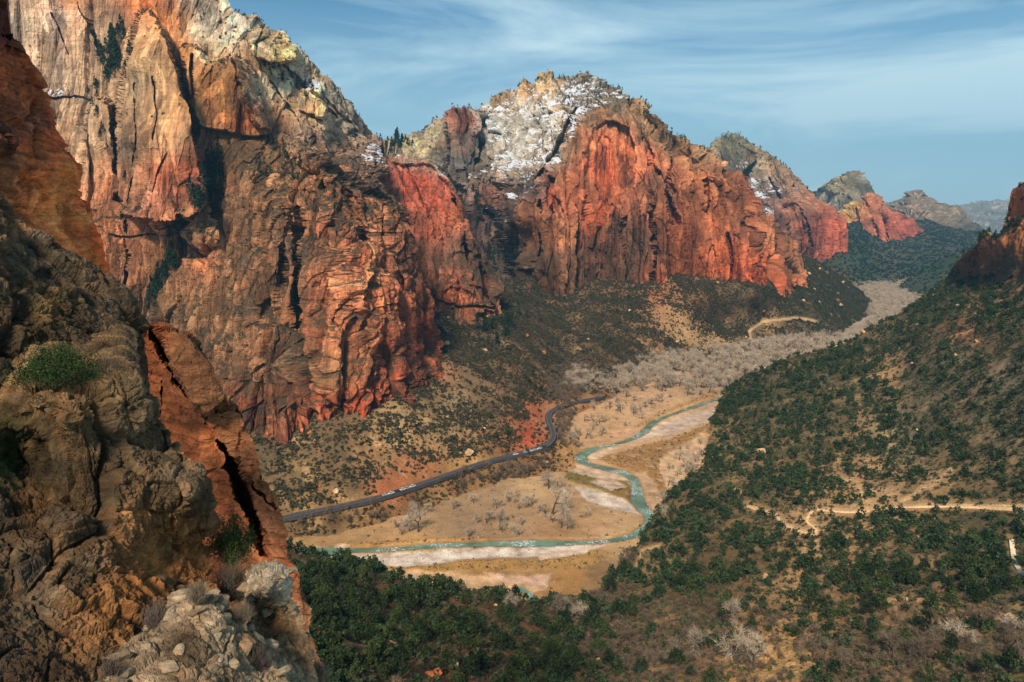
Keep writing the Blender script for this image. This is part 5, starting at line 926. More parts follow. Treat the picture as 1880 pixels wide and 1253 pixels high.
# --- bare cottonwoods
near = [(768,978,19,1),(742,976,12,0),(752,977,11,0),(918,966,15,0),(1012,948,22,2),(1002,946,12,3),(1042,971,14,4),(965,932,11,5),(977,928,10,6),(1007,898,17,1),(1023,897,12,2),(912,935,10,3),(870,925,9,4),(958,965,7,5),(945,915,8,6),
 (1163,762,14,0),(1178,770,9,1),(1140,758,12,2),(1120,752,13,3),(1100,778,12,4),(1073,775,10,5),(1060,800,12,6),(1105,800,13,0),(1048,820,16,1),(1075,806,11,2),(1130,740,12,3),(1195,745,12,4),(1215,740,12,5),(1150,730,13,6),(1090,752,12,0),
 (1247,845,10,1),(1258,866,13,2),(1272,872,12,3),(1285,868,10,4),(1300,840,11,5),(1275,845,9,6),(1310,820,12,0),(1225,935,12,1),(1235,960,14,2),(1222,915,9,3),(1245,900,9,4)]
for (x, y, hh, k) in near:
    la = 'bare tree with dark forked trunk on the tan meadow inside the river bend' if x < 1050 and y > 880 else ('bare tree on the sandy flat between the road bend and the river' if x < 1230 and y < 830 else 'bare tree on the pale sand at the foot of the green hillside')
    gr = 'bare trees on the meadow' if x < 1050 and y > 880 else ('bare trees on the sandy flat' if x < 1230 and y < 830 else 'bare trees at the hill foot')
    if (x, y) == (768, 978): la, gr = 'tallest of three bare trees at the left edge of the meadow, crown pale', 'bare trees on the meadow edge'
    if (x, y) == (1012, 948): la, gr = 'largest bare tree on the meadow, its dark trunk leaning right', 'bare trees standing large'
    Bare.place(k, gpt(x, y, 0.5), k * 1.3 + x, hh, la, gr)
WOOD = [(1000,715),(1050,680),(1120,672),(1240,655),(1330,650),(1420,632),(1520,628),(1600,625),(1598,588),(1585,545),(1575,538),(1560,528),(1600,518),(1720,508),(1760,520),(1760,545),(1700,600),(1500,665),(1330,720),(1300,728),(1200,728),(1120,728),(1060,735)]
p, n_, qx, qy = scatter('valley_floor', 3300, lambda px, py, P, n: region(px, py, WOOD, 6) * (0.35 + 0.65 * sst(fbm(P.reshape(-1, 3) / 60, 3).reshape(px.shape), -0.3, 0.1)) * (1 - 0.7 * region(px, py, [(1050,738),(1180,715),(1330,715),(1330,740),(1050,760)], 6)), 19); r = np.random.default_rng(12)
hh = 12 + 8 * r.random(len(p)); order = np.argsort(-hh / p[:, 1])
for j in order[:225]:
    x, y = qx[j], qy[j]
    if x < 1120: la, gr = 'pale bare cottonwood at the left end of the leafless grove, above the road bend', 'cottonwoods above the road bend'
    elif y > 700: la, gr = 'pale bare cottonwood on the near edge of the grove, its trunk standing on open sand', 'cottonwoods on the near edge of the grove'
    elif x < 1300: la, gr = 'pale bare cottonwood in the thick middle of the leafless grove below the sandy wash', 'cottonwoods in the middle of the grove'
    else: la, gr = 'pale bare cottonwood at the right end of the grove, behind the green hillside', 'cottonwoods at the right end of the grove'
    Bare.place(int(r.integers(7)), p[j], r.random() * 6.28, hh[j], la, gr)
rest = order[225:]
for nm, T_, mt, la in (('cottonwood_grove_twigs', [t_[1] for t_ in bareT], M_bare, 'pale leafless cottonwood crowns receding down the valley floor'), ('cottonwood_grove_trunks', [t_[0] for t_ in bareT], M_bark, 'dark trunks of the leafless cottonwoods down the valley floor')):
    mass(nm, T_, p[rest], hh[rest], mt, la, 'cottonwoods', 20)
p2, n_, qx, qy = scatter('talus_slope', 500, lambda px, py, P, n: region(px, py, [(1000,690),(1100,640),(1060,740),(1010,735)], 10) * 0.8 + region(px, py, [(1020,720),(1060,735),(1035,830),(1022,800)], 5) + region(px, py, [(800,880),(1000,840),(1000,870),(860,900)], 6) * .8 + region(px, py, [(540,950),(700,925),(700,960),(560,980)], 6) * .8, 21)
for nm, k_, mt, la in (('roadside_twigs', 1, M_bare2, 'grey brown leafless brush beside the road'), ('roadside_stems', 0, M_bark, 'dark stems of the leafless brush beside the road')):
    mass(nm, [t_[k_] for t_ in bareT], p2, 4 + 4 * np.random.default_rng(1).random(len(p2)), mt, la, 'brush', 22)
MEAD = [[(600,985),(760,945),(900,905),(1010,885),(1100,945),(1130,985),(1000,985),(750,995)], [(1050,750),(1180,725),(1300,725),(1190,765),(1120,800),(1060,830)], [(1215,835),(1310,795),(1325,850),(1250,950),(1215,960)]]
MLAB = [('small bare sapling scattered over the tan meadow inside the river bend', 'small bare saplings on the meadow'), ('small bare sapling on the sandy flat between the road bend and the river', 'small bare saplings on the sandy flat'), ('small bare sapling on pale sand below the green hillside', 'small bare saplings at the hill foot')]
for m_, (poly, n_m) in enumerate(zip(MEAD, (20, 22, 14))):
    p3, n_, x3, y3 = scatter('valley_floor', n_m, lambda px, py, P, n: region(px, py, poly, 4), 200 + m_); r3 = np.random.default_rng(m_)
    for j in range(n_m): Bare.place(int(r3.integers(7)), p3[j], r3.random() * 6.28, 5 + 5 * r3.random(), *MLAB[m_])
# leafless trees of the gully below the hillside
gl = [(1338,1150,15,0,1),(1352,1225,17,1,1),(1385,1235,13,2,1),(1290,1205,13,3,1),(1415,1160,9,0,0),(1492,1210,12,1,0),(1640,1215,11,2,0),(1700,1225,13,3,0),(1720,1200,11,0,0),(1760,1195,12,1,1),(1842,1205,12,2,0),(1790,1215,10,3,0),(1040,1095,11,0,1),(1060,1085,9,1,0),(1130,1015,9,2,0),(1142,1040,10,3,0),(945,1095,11,0,1),(1020,1110,11,1,0),(1075,1150,11,2,1),(1100,1120,10,3,0),(1240,1215,11,0,0),(1200,1235,10,1,0),(1160,1190,9,2,0),(1270,1160,9,3,0),(1550,1230,9,0,0),(1860,1170,9,1,1)]
for (x, y, hh, k, pale) in gl:
    L0 = lookup('hillside', x, y); la = ('silvery bare tree among dark scrub in the gully below the hillside' if pale else 'brown leafless tree among dark scrub in the gully below the hillside'); gr = 'silvery bare trees in the gully' if pale else 'brown leafless trees in the gully'
    (Bare if pale else Bare2).place(k, L0 - [0, 0, .3], x * 1.7, hh, la, gr)
def gul_d(px, py, P, n):
    return region(px, py, [(960,1100),(1100,1060),(1130,1010),(1190,1120),(1340,1110),(1450,1130),(1600,1130),(1885,1100),(1885,1253),(1100,1300),(1050,1180)], 15) * (1 - .8 * dirtmask(px, py, P)) + 0.04 * (py > 900)
p2, n_, qx, qy = scatter('hillside', 1050, gul_d, 23); r = np.random.default_rng(2); h2 = 2.2 + 3.2 * r.random(len(p2)) ** 2
for nm, k_, mt, la in (('gully_brush_twigs', 1, M_bare2, 'tangled grey brown leafless brush filling the gully'), ('gully_brush_stems', 0, M_bark, 'dark stems of the leafless brush filling the gully')):
    mass(nm, [t_[k_] for t_ in bareT], p2, h2, mt, la, 'brush', 24)

# --- conifers in the clefts of the cliffs
def cluster(key, line, n, h0, h1, spread, label, group, seed, sheet_shift=0):
    r = np.random.default_rng(seed); L_ = resample(line, 200); S = SHEETS[key]
    for k in range(n):
        x, y = L_[r.integers(200)] + r.normal(size=2) * spread; Q = lookup(key, x, y); Q[1] -= 1.0
        Conifer.place(int(r.integers(5)), Q - [0, 0, h1 * 0.12], r.random() * 6.28, h0 + (h1 - h0) * r.random(), label, group)
cluster('canyon_wall', [(228,60),(215,100),(200,140)], 36, 12, 20, 12, 'tall dark conifer in the steep cleft beside the pale stone pillar', 'conifers in the upper cleft', 31)
cluster('canyon_wall', [(400,285),(390,330),(365,370),(350,400)], 46, 10, 20, 9, 'dark conifer in the gully at the right foot of the stone pillar', 'conifers in the gully below the pillar', 32)
cluster('canyon_wall', [(345,410),(330,460),(310,510),(285,560)], 50, 10, 19, 8, 'dark conifer lining the lower gully behind the leaning slab', 'conifers in the lower gully', 33)
cluster('canyon_wall', [(175,170),(165,150),(180,220),(245,345),(150,300)], 14, 7, 12, 7, 'small conifer on a ledge of the pale upper wall', 'conifers on wall ledges', 34)
cluster('canyon_wall', [(470,112),(520,135),(560,165),(600,190),(640,215)], 50, 5, 10, 9, 'small dark conifer on the snowy terrace below the skyline', 'conifers on the snowy terrace', 35)
cluster('canyon_wall', [(430,250),(480,270),(530,290),(560,330),(450,320)], 24, 6, 11, 12, 'conifer on the brown shelf above the orange buttress', 'conifers on the brown shelf', 36)
cluster('central_mountain', [(705,268),(725,270),(745,268),(760,262)], 34, 14, 26, 5, 'dark conifer in the saddle between the two mountains', 'conifers in the saddle', 37)
cluster('central_mountain', [(845,395),(870,350),(905,480),(930,440),(938,520)], 70, 14, 26, 8, 'dark conifer deep in the slot canyon beside the snowy slope', 'conifers in the slot canyon', 38)
cluster('talus_slope', [(880,600),(900,620),(930,600),(950,575)], 22, 12, 20, 9, 'dark conifer at the foot of the slot canyon', 'conifers at the slot mouth', 39)
def sky_shrubs(key, line, n, s0, s1, name, label, seed, spread=4):
    r = np.random.default_rng(seed); L_ = resample(line, 300); pos = []
    for k in range(n):
        x, y = L_[r.integers(300)] + r.normal(size=2) * np.array([spread, spread * .8]); pos.append(lookup(key, x, y))
    mass(name, conT + junT[:3], np.array(pos), s0 + (s1 - s0) * r.random(n), M_jun, label, 'trees', seed)
sky_shrubs('canyon_wall', [(425,26),(470,30),(500,55),(545,88),(600,142),(640,185),(680,238),(703,262)], 70, 2, 4.5, 'rim_trees', 'tiny trees dotted along the skyline of the left wall', 41)
sky_shrubs('central_mountain', [(745,268),(800,224),(835,209),(885,204),(960,152),(1062,140),(1125,162),(1165,180),(1230,240),(1290,282),(1310,303)], 360, 3, 7, 'summit_trees', 'tiny trees dotted along the skyline of the central mountain', 42, 7)
sky_shrubs('central_mountain', [(1060,160),(1100,170),(1080,200),(1050,220),(960,340),(900,330),(850,350)], 260, 3, 7, 'snow_slope_trees', 'small dark trees scattered over the snowy upper slopes', 43, 18)
sky_shrubs('domed_mountain', [(1300,270),(1345,250),(1395,270),(1430,300),(1450,330)], 160, 5, 10, 'dome_trees', 'dark trees on the top of the domed mountain', 44, 12)
def ledge_d(px, py, P, n): return (n[..., 2] > 0.55) * (0.3 + sst(py, 250, 420))
for key, cnt, sd in (('canyon_wall', 5200, 51), ('red_massif', 1600, 52), ('central_mountain', 3200, 53)):
    p, n_, qx, qy = scatter(key, cnt, ledge_d, sd); r = np.random.default_rng(sd)
    mass({'canyon_wall': 'ledge_scrub', 'red_massif': 'massif_scrub', 'central_mountain': 'mountain_scrub'}[key], bushS, p, 1.8 + 2.8 * r.random(len(p)) ** 2, M_tg if sd != 51 else M_scr, 'scrub clinging to the ledges of the ' + {'canyon_wall': 'left cliff', 'red_massif': 'red cliff behind the left buttress', 'central_mountain': 'central mountain'}[key], 'scrub', sd)
cluster('hillside', [(1793,432),(1806,434),(1822,434),(1838,428)], 7, 7, 12, 2, 'dark conifer on the brow beside the orange rock spires', 'conifers by the orange spires', 61)
# ------------------------------------------------------------------ shrubs close to the camera
M_lf = leaf_mat('shrub_leaves', (0.025, 0.050, 0.014), (0.085, 0.120, 0.032), nscale=3.0)
M_tw = leaf_mat('shrub_twigs', (0.075, 0.058, 0.046), (0.16, 0.13, 0.105), nscale=3.0)
M_tan = leaf_mat('tan_twigs', (0.17, 0.13, 0.085), (0.30, 0.24, 0.16), nscale=3.0)
def strips(S, E, w0, r, bend=0.12, k=3):
    """thin curved stems from S to E"""
    n = len(S); d = E - S; ln = np.linalg.norm(d, axis=1)[:, None]; sd = np.cross(d, r.normal(size=(n, 3))); sd /= np.linalg.norm(sd, axis=1)[:, None] + 1e-9; off = r.normal(size=(n, 3)) * bend * ln
    V = []
    for j in range(k):
        a, b = j / k, (j + 1) / k; pa = S + d * a + off * math.sin(a * 3.14); pb = S + d * b + off * math.sin(b * 3.14); wa, wb = w0 * (1 - .75 * a), w0 * (1 - .75 * b)
        V.append(np.stack([pa - sd * wa, pa + sd * wa, pb + sd * wb, pb - sd * wb], 1))
    return np.concatenate(V).reshape(-1, 3)
def near_shrub(name, label, cat, px, py, d, wpx, hpx, leaves, lsize, stems, mleaf, mstem, seed, lean=(0, 0), low=0.15, dz_=0.0):
    r = np.random.default_rng(seed); base = world([px], [py], [d])[0] + np.array([0, 0, dz_]); W_ = wpx / F * d / 2; Hh = hpx / F * d
    e = bpy.data.objects.new(name, None); col.objects.link(e); e.location = base; tag(e, label, cat)
    cl = 46; v = r.normal(size=(cl, 3)); v /= np.linalg.norm(v, axis=1)[:, None]; v[:, 2] = np.abs(v[:, 2]); cc = v * np.array([W_, W_ * .8, Hh * .8]) * (0.45 + 0.55 * r.random(cl))[:, None]; cc[:, 2] += Hh * low; cc[:, 0] += cc[:, 2] * lean[0]
    ends = cc[r.integers(0, cl, stems)] + r.normal(size=(stems, 3)) * W_ * 0.16; st = r.normal(size=(stems, 3)) * np.array([W_ * .12, W_ * .12, 0]); mid = st + (ends - st) * (0.35 + 0.3 * r.random(stems))[:, None]
    V = np.r_[strips(st, ends, 0.0045 * (d / 12), r), strips(mid, ends + r.normal(size=(stems, 3)) * W_ * .25, 0.0022 * (d / 12), r)]
    add_obj('stems', mesh_np(name + '_stems', V, qf(V), False), mstem, e)
    if leaves:
        k = r.integers(0, cl, leaves); P = cc[k] + r.normal(size=(leaves, 3)) * np.array([W_, W_, Hh]) * 0.13; P[:, 2] = np.maximum(P[:, 2], 0.01); V = quads(P, lsize, r)
        add_obj('leaves', mesh_np(name + '_leaves', V, qf(V), False), mleaf, e)
def tuft(name, label, cat, px, py, d, wpx, hpx, n, mat, seed, spread=0.8):
    r = np.random.default_rng(seed); base = world([px], [py], [d])[0]; W_ = wpx / F * d / 2; Hh = hpx / F * d
    S = r.normal(size=(n, 3)) * np.array([W_ * .18, W_ * .18, 0]); v = r.normal(size=(n, 3)); v[:, 2] = np.abs(v[:, 2]) + 0.5; v /= np.linalg.norm(v, axis=1)[:, None]
    E = S + v * np.array([W_, W_, Hh]) * (0.55 + 0.45 * r.random(n))[:, None] * 1.05; V = np.r_[strips(S, E, 0.003 * d / 10, r, 0.06), strips(S + (E - S) * .6, E + r.normal(size=(n, 3)) * W_ * .15, 0.0016 * d / 10, r, .1)]
    o = add_obj(name, mesh_np(name, V - 0, qf(V), False), mat); o.location = base + [0, 0, .10]; tag(o, label, cat)
near_shrub('leafy_shrub', 'bright green leafy shrub on the dark rock ledge at the left edge', 'shrub', 112, 704, 11.9, 150, 82, 9500, 0.017, 160, M_lf, M_tw, 71)
near_shrub('bare_shrub', 'tangle of bare grey twigs against the dark rock, right of the green shrub', 'shrub', 192, 700, 12.2, 90, 62, 0, 0, 260, M_lf, M_tw, 72)
near_shrub('cleft_shrub', 'green shrub growing in the cleft between the dark rock and the leaning slab', 'shrub', 425, 1032, 13.6, 96, 92, 6500, 0.019, 200, M_lf, M_tw, 73)
near_shrub('thicket_shrub', 'dark leafless thicket hanging in the cleft below the green shrub', 'shrub', 425, 1098, 13.0, 105, 92, 700, 0.014, 900, M_lf, M_tw, 74)
tuft('spiky_shrub', 'fan-shaped grey tan shrub on top of the broken pale rocks', 'shrub', 364, 1116, 9.7, 54, 44, 700, M_tan, 75)
near_shrub('dark_shrub', 'dark grey twiggy shrub left of the fan-shaped tan shrub', 'shrub', 288, 1172, 9.5, 72, 78, 500, 0.010, 480, M_tw, M_tw, 76, dz_=0.08)
tuft('pale_shrub', 'rounded straw-coloured shrub between the broken rocks and the grey knob', 'shrub', 444, 1152, 10.2, 52, 42, 700, M_tan, 77)
near_shrub('low_shrub', 'grey leafless shrub at the lower right of the broken pale rocks', 'shrub', 470, 1235, 9.6, 70, 70, 200, 0.010, 600, M_tw, M_tw, 78)
tuft('straw_shrub', 'pale straw shrub at the bottom edge below the leaning slab', 'shrub', 575, 1262, 14.0, 80, 46, 1600, M_tan, 79)
near_shrub('small_shrub', 'small dark shrub at the bottom edge left of the broken rocks', 'shrub', 208, 1252, 8.2, 60, 60, 300, 0.010, 420, M_tw, M_tw, 80)

# ------------------------------------------------------------------ boulders
def boulder_mesh(seed, facets=11, rough=0.05):
    r = np.random.default_rng(seed); n = r.normal(size=(facets + 2, 3)); n /= np.linalg.norm(n, axis=1)[:, None]; h = 0.55 + 0.4 * r.random(facets + 2)
    nu, nv = 36, 22; th = np.linspace(0, 2 * math.pi, nu, endpoint=False); ph = np.linspace(-math.pi / 2 + .02, math.pi / 2 - .02, nv)
    D = np.stack([np.cos(ph)[:, None] * np.cos(th), np.cos(ph)[:, None] * np.sin(th), np.sin(ph)[:, None] * np.ones(nu)], -1).reshape(-1, 3)
    dt = D @ n.T; R_ = np.where(dt > 0.05, h / np.maximum(dt, .05), 9).min(1); R_ = np.minimum(R_, 1.25)
    P = D * R_[:, None]; P = P * (1 + rough * fbm(P * 3 + seed, 4)[:, None] + rough * .6 * fbm(P * np.array([1, 1, 4]) * 2 + seed, 3)[:, None])
    i = np.arange(nu * nv).reshape(nv, nu); j = np.roll(i, -1, 1); F4 = np.stack([i[:-1], j[:-1], j[1:], i[1:]], -1).reshape(-1, 4)
    return mesh_np('boulder', P, F4, False)
def boulder_mat(name, c):
    m, t, b = mat_new(name); pos = t.nodes.new('ShaderNodeNewGeometry').outputs['Position']; cc = lin(c) * 1.15
    k = mixc(t, rmp(t, nz(t, pos, 0.7, 6), .3, .7), tuple(cc * .6), tuple(cc * 1.15)); k = mixc(t, mth(t, 'MULTIPLY', rmp(t, nz(t, pos, 0.25, 5), .5, .62), .6), k, tuple(cc * .3)); t.links.new(k, b.inputs['Base Color'])
    bu = t.nodes.new('ShaderNodeBump'); bu.inputs['Distance'].default_value = .3; t.links.new(nz(t, pos, 1.5, 6), bu.inputs['Height']); t.links.new(bu.outputs[0], b.inputs['Normal']); return m
PILE = {}
def block_pile(host, n, smin, smax, mat, seed, flat=0.5, dfn=None):
    """loose blocks, each a part of the outcrop it has broken from"""
    r = np.random.default_rng(seed); p, nn, qx, qy = scatter(host, n, dfn or (lambda px, py, P, n: 1.0 + 0 * px), seed)
    if mat.name not in PILE:
        PILE[mat.name] = [boulder_mesh(seed * 100 + j, 9, 0.11) for j in range(10)]
        for m in PILE[mat.name]: m.materials.append(mat)
    for j in range(n):
        s = smin + (smax - smin) * r.random() ** 2; o = bpy.data.objects.new('block', PILE[mat.name][j % 10]); col.objects.link(o); o.parent = SHEETS[host]['o']
        o.location = p[j]; o.rotation_euler = (0.35 * r.normal(), 0.35 * r.normal(), r.random() * 6.28); o.scale = (s, s * (.6 + .4 * r.random()), s * flat * (.6 + .6 * r.random()))
def block_mat(name, c):
    m, t, b = mat_new(name); pos = t.nodes.new('ShaderNodeNewGeometry').outputs['Position']; cc = lin(c)
    k = mixc(t, rmp(t, nz(t, pos, 5, 8, .65), .35, .65), tuple(cc * .45), tuple(cc * 1.15)); k = mixc(t, rmp(t, nz(t, mpg(t, pos, (2, 2, 14), (.2, .3, 0)), 1.0, 6, .7), .35, .6, 0.0, .55), k, tuple(cc * .3)); k = mixc(t, rmp(t, nz(t, pos, 1.2, 4), .55, .7, 0, .6), k, tuple(lin((165,105,65)))); t.links.new(k, b.inputs['Base Color'])
    bu = t.nodes.new('ShaderNodeBump'); bu.inputs['Distance'].default_value = .05; bu.inputs['Strength'].default_value = 1; t.links.new(nz(t, mpg(t, pos, (4, 4, 12)), 1.5, 8, .7), bu.inputs['Height']); t.links.new(bu.outputs[0], b.inputs['Normal']); return m
MBK = block_mat('pale_broken_rock', (178,152,130)); MBK2 = block_mat('brown_broken_rock', (130,98,74))
block_pile('grey_outcrop', 90, 0.06, 0.22, MBK, 21, .42, lambda px, py, P, n: 1.0 * (py < 1125) + .25 * (py > 1150)); block_pile('ledge_outcrop', 100, 0.08, 0.24, MBK, 22, .55, lambda px, py, P, n: 0.3 + 1.0 * (py < 1240))
block_pile('lower_rock_face', 70, 0.05, 0.17, MBK2, 23, .6, lambda px, py, P, n: region(px, py, [(250,1090),(420,1060),(450,1253),(180,1253)], 10) * 1.0 + .02)
BM = {'pale': boulder_mat('pale_boulder', (205,165,135)), 'brown': boulder_mat('brown_boulder', (118,90,70)), 'red': boulder_mat('red_boulder', (185,95,60)), 'tan': boulder_mat('tan_boulder', (180,142,105))}
BMESH = {k: [boulder_mesh(i * 10 + ord(k[0])) for i in range(4)] for k in BM}
for k in BM:
    for m_ in BMESH[k]: m_.materials.append(BM[k])
def boulder(key, x, y, w_, kind, label, group=None, seed=0, flat=0.7, name='boulder'):
    r = np.random.default_rng(seed + int(x)); Q = lookup(key, x, y); s = w_ / F * Q[1] / 2
    o = bpy.data.objects.new(name, BMESH[kind][int(r.integers(4))]); col.objects.link(o); o.location = Q + np.array([0, 0, s * flat * .35]); o.scale = (s, s * (.7 + .3 * r.random()), s * flat); o.rotation_euler = (0.3 * r.normal(), 0.3 * r.normal(), r.random() * 6.28)
    tag(o, label, 'boulder', group)
for a in [('talus_slope',862,834,24,'pale','large pale pink boulder standing on the slope just above the road'), ('talus_slope',616,903,13,'pale','pale pink boulder on the scrub slope above the left end of the road'), ('talus_slope',568,797,9,'red','small orange boulder on the scrub just below the left cliffs'),
          ('talus_slope',587,896,9,'red','small orange rock on the slope, left of the pink boulder above the road'), ('talus_slope',998,652,13,'red','orange boulder on the dark talus above the grove'), ('talus_slope',967,618,11,'red','orange block among dark trees at the slot canyon mouth'),
          ('talus_slope',818,635,14,'tan','tan block on the talus just right of the orange buttress foot'), ('talus_slope',892,648,10,'pale','small pale boulder on the scrub slope below the conifers'),
          ('hillside',1717,1085,38,'brown','big dark blocky boulder with a pale flat top below the footpath'), ('hillside',1633,1108,26,'tan','pale-topped boulder left of the big dark blocky one'), ('hillside',1640,1128,32,'brown','dark brown boulder under the pale-topped one below the footpath'),
          ('hillside',1806,1018,32,'brown','pointed brown boulder left of the paved path'), ('hillside',1728,1040,28,'brown','dark boulder among junipers above the big blocky boulder'), ('hillside',1795,1090,30,'brown','low brown boulder right of the big blocky boulder'), ('hillside',1822,1135,40,'brown','long flat brown boulder in the scrub near the right edge'),
          ('hillside',1852,1138,20,'pale','small pale boulder beside the long flat brown one'), ('hillside',1664,1102,14,'pale','small pale rock between the two large boulder groups'), ('hillside',1690,1105,16,'tan','low tan slab leaning on the big blocky boulder'), ('hillside',1564,1140,12,'pale','small pale rock lying in olive scrub below the footpath'),
          ('hillside',720,1200,36,'brown','large red brown boulder in the middle of the dark juniper slope'), ('hillside',712,1180,20,'tan','flat tan slab just above the large red brown boulder'), ('hillside',836,1224,17,'pale','pale pink wedge of rock near the bottom edge among junipers'), ('hillside',805,1243,30,'red','orange red slab at the bottom edge among dark junipers'),
          ('hillside',790,1253,22,'red','second orange slab at the very bottom edge'), ('hillside',850,1185,14,'pale','pale rock on the dark slope above the pink wedge'), ('hillside',700,1120,16,'red','orange rock showing between junipers high on the dark slope'), ('hillside',668,1098,12,'tan','small tan rock between dark junipers near the slab'),
          ('hillside',1355,908,24,'tan','pale yellow rock outcrop among junipers left of the footpath end'), ('hillside',1395,835,22,'pale','pale yellow block showing between junipers on the hill shoulder'), ('hillside',1100,1215,12,'pale','small pale stone at the bottom of the gully')]:
    boulder(*a)
for key, n_b, sd, la, gr in (('hillside', 46, 91, 'small weathered rock lying among scrub on the right hillside', 'small rocks on the hillside'), ('talus_slope', 60, 92, 'small fallen rock lying in scrub on the left talus slope', 'small rocks on the talus')):
    p, n_, qx, qy = scatter(key, n_b * 2, lambda px, py, P, n: (py < 1250) * (px > 480) * (px < 1875) * (P[..., 2] > 3) * sst(polydist(px, py, ROAD), 6, 12) * (polydist(px, py, TRAIL) > 12), sd); r = np.random.default_rng(sd)
    for j in range(n_b): boulder(key, qx[j], qy[j], (4 + 6 * r.random()) * (1.0 if key == 'talus_slope' else 1.3), ['pale', 'tan', 'brown'][int(r.integers(3))], la, gr, j, name='rock')

# ------------------------------------------------------------------ cars by the road
def car_parts(r):
    def prism(prof, w0, w1=None, zc=None):
        P = np.array(prof, float); n = len(P); V = []
        for s in (-1, 1):
            for x, z in P: V.append((x, s * (w0 if z < 0.95 else w1), z))
        return np.array(V), n
    def poly_mesh(name, V, faces): me = bpy.data.meshes.new(name); me.from_pydata([tuple(v) for v in V], [], faces); me.update(); return me
    body = [(-2.2,.35),(-2.25,.75),(-2.1,.95),(-1.5,1.0),(1.0,1.0),(1.9,.88),(2.2,.7),(2.25,.35),(1.85,.28),(-1.85,.28)]
    V, n = prism(body, .88, .84); F_ = [tuple(range(n))[::-1], tuple(range(n, 2 * n))] + [(i, (i + 1) % n, n + (i + 1) % n, n + i) for i in range(n)]; mb = poly_mesh('car_body', V, F_)
    cab = [(-1.7,.99),(-1.25,1.46),(.25,1.48),(1.0,.99)]; V = []
    for s in (-1, 1): V += [(x, s * (.80 if z < 1.2 else .62), z) for x, z in cab]
    F_ = [(3, 2, 1, 0), (4, 5, 6, 7), (1, 2, 6, 5), (0, 1, 5, 4), (2, 3, 7, 6)]; mg = poly_mesh('car_windows', V, F_)
    V = [(x, s * .63, z) for s in (-1, 1) for x, z in [(-1.3,1.455),(-1.2,1.51),(.2,1.53),(.33,1.47)]]; mr = poly_mesh('car_roof', V, [(3, 2, 1, 0), (4, 5, 6, 7), (1, 2, 6, 5), (0, 1, 5, 4), (2, 3, 7, 6), (0, 4, 7, 3)])
    a = np.linspace(0, 2 * math.pi, 12, endpoint=False); V = [(.33 * math.cos(t_), s * .11, .33 * math.sin(t_)) for s in (-1, 1) for t_ in a]; mw_ = poly_mesh('car_wheel', V, [tuple(range(12))[::-1], tuple(range(12, 24))] + [(i, (i + 1) % 12, 12 + (i + 1) % 12, 12 + i) for i in range(12)])
    return mb, mr, mg, mw_
CP = car_parts(None)
def paintm(n, c, rg=.25, met=0.0):
    m, t, b = mat_new(n); b.inputs['Base Color'].default_value = c + (1,); b.inputs['Roughness'].default_value = rg; b.inputs['Specular IOR Level'].default_value = .6; b.inputs['Metallic'].default_value = met; return m
CM = {'white': paintm('white_paint', (.62, .62, .62)), 'silver': paintm('silver_paint', (.55, .57, .6), .25, .3), 'dark': paintm('dark_paint', (.03, .035, .05)), 'blue': paintm('pale_blue_paint', (.35, .5, .62))}
M_gl = paintm('car_glass', (.02, .03, .04), .08); M_ty = paintm('tyre_rubber', (.02, .02, .02), .8)
RDp = np.stack(project(RD), -1)
def car(x, colr, label, side=-1, off=2.9):
    k = int(np.argmin(abs(RDp[:, 0] - x) + 10 * (RDp[:, 1] < 790))); p = RD[k].copy(); p[:2] += NR[k] * off * side; a = math.atan2(RT[k][1], RT[k][0])
    e = bpy.data.objects.new('parked_car', None); col.objects.link(e); e.location = p + [0, 0, .02]; e.rotation_euler = (0, 0, a); tag(e, label, 'car', 'cars parked along the road')
    ms = {}
    for nm, me in zip(('body', 'roof', 'windows'), CP[:3]):
        me2 = me.copy(); me2.materials.append(M_gl if nm == 'windows' else CM[colr]); add_obj(nm, me2, None, e)
    for wx in (-1.35, 1.35):
        for wy in (-.82, .82):
            me2 = CP[3]
            if not me2.materials: me2.materials.append(M_ty)
            wo = add_obj('wheel', me2, None, e); wo.location = (wx, wy, .33)
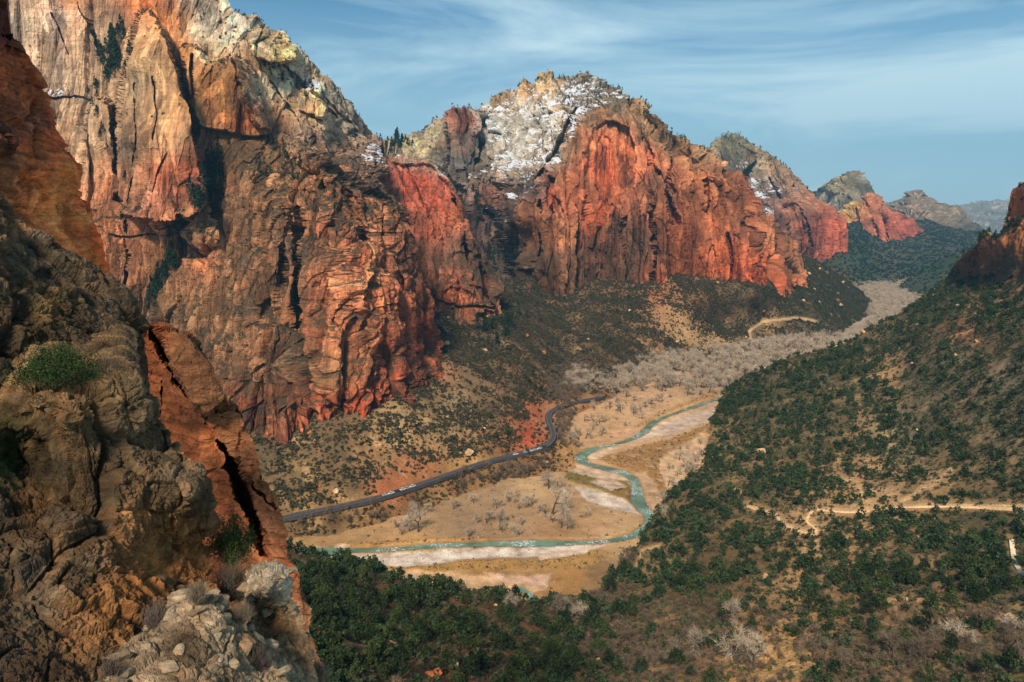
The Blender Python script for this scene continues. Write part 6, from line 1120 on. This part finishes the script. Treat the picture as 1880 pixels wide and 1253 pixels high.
for x, c_, la in ((704,'silver','silver car at the left end of the row parked on the long straight'), (714,'white','white car second from the left in the row on the straight'), (724,'dark','dark car between two white ones on the straight'), (734,'white','white car just right of the dark one on the straight'), (744,'silver','silver car second from the right in the row on the straight'), (754,'white','white car at the right end of the row on the straight'),
                 (944,'white','lone white car parked just before the row at the road bend'), (962,'blue','pale blue car first in the row curving into the road bend'), (970,'white','white car second in the row curving into the road bend'), (978,'silver','silver car in the middle of the row at the road bend'), (986,'white','white car fourth in the row at the road bend'), (994,'dark','dark car last in the row at the road bend')):
    car(x, c_, la)
# cars glimpsed in the grove
for i_, (x, y, c_, la) in enumerate(((1222,694,'white','white car glimpsed between trunks in the middle of the leafless grove'), (1232,693,'silver','silver car right of the white one between the grove trunks'), (1345,682,'blue','pale blue car glimpsed near the right end of the grove'), (1362,676,'white','white car glimpsed at the right end of the grove, nearest the hillside'))):
    e = bpy.data.objects.new('parked_car', None); col.objects.link(e); e.location = tuple(gpt(x, y, 1.2)); e.rotation_euler = (0, 0, .3 * i_); tag(e, la, 'car', 'cars parked in the grove')
    for nm, me in zip(('body', 'roof', 'windows'), CP[:3]): me2 = me.copy(); me2.materials.append(M_gl if nm == 'windows' else CM[c_]); add_obj(nm, me2, None, e)
    for wx in (-1.35, 1.35):
        for wy in (-.82, .82): wo = add_obj('wheel', CP[3], None, e); wo.location = (wx, wy, .33)

# ------------------------------------------------------------------ air
HB = [(-16000, -400, -30), (16000, 17500, 1900)]
me = bpy.data.meshes.new('haze'); x0, y0, z0 = HB[0]; x1, y1, z1 = HB[1]
me.from_pydata([(x, y, z) for x in (x0, x1) for y in (y0, y1) for z in (z0, z1)], [], [(0, 1, 3, 2), (4, 6, 7, 5), (0, 4, 5, 1), (2, 3, 7, 6), (0, 2, 6, 4), (1, 5, 7, 3)]); me.update()
mh = bpy.data.materials.new('haze_air'); mh.use_nodes = True; t = mh.node_tree; t.nodes.remove(t.nodes['Principled BSDF']); pv = t.nodes.new('ShaderNodeVolumePrincipled')
pv.inputs['Color'].default_value = (0.26, 0.60, 0.88, 1); pv.inputs['Density'].default_value = 0.00005; t.links.new(pv.outputs[0], t.nodes['Material Output'].inputs['Volume'])
tag(add_obj('haze', me, mh), 'thin blue haze filling the canyon air', 'haze', kind='stuff')
# the setting
for k, S in SHEETS.items():
    if not S['o'].get('label'): S['o']['kind'] = 'structure'
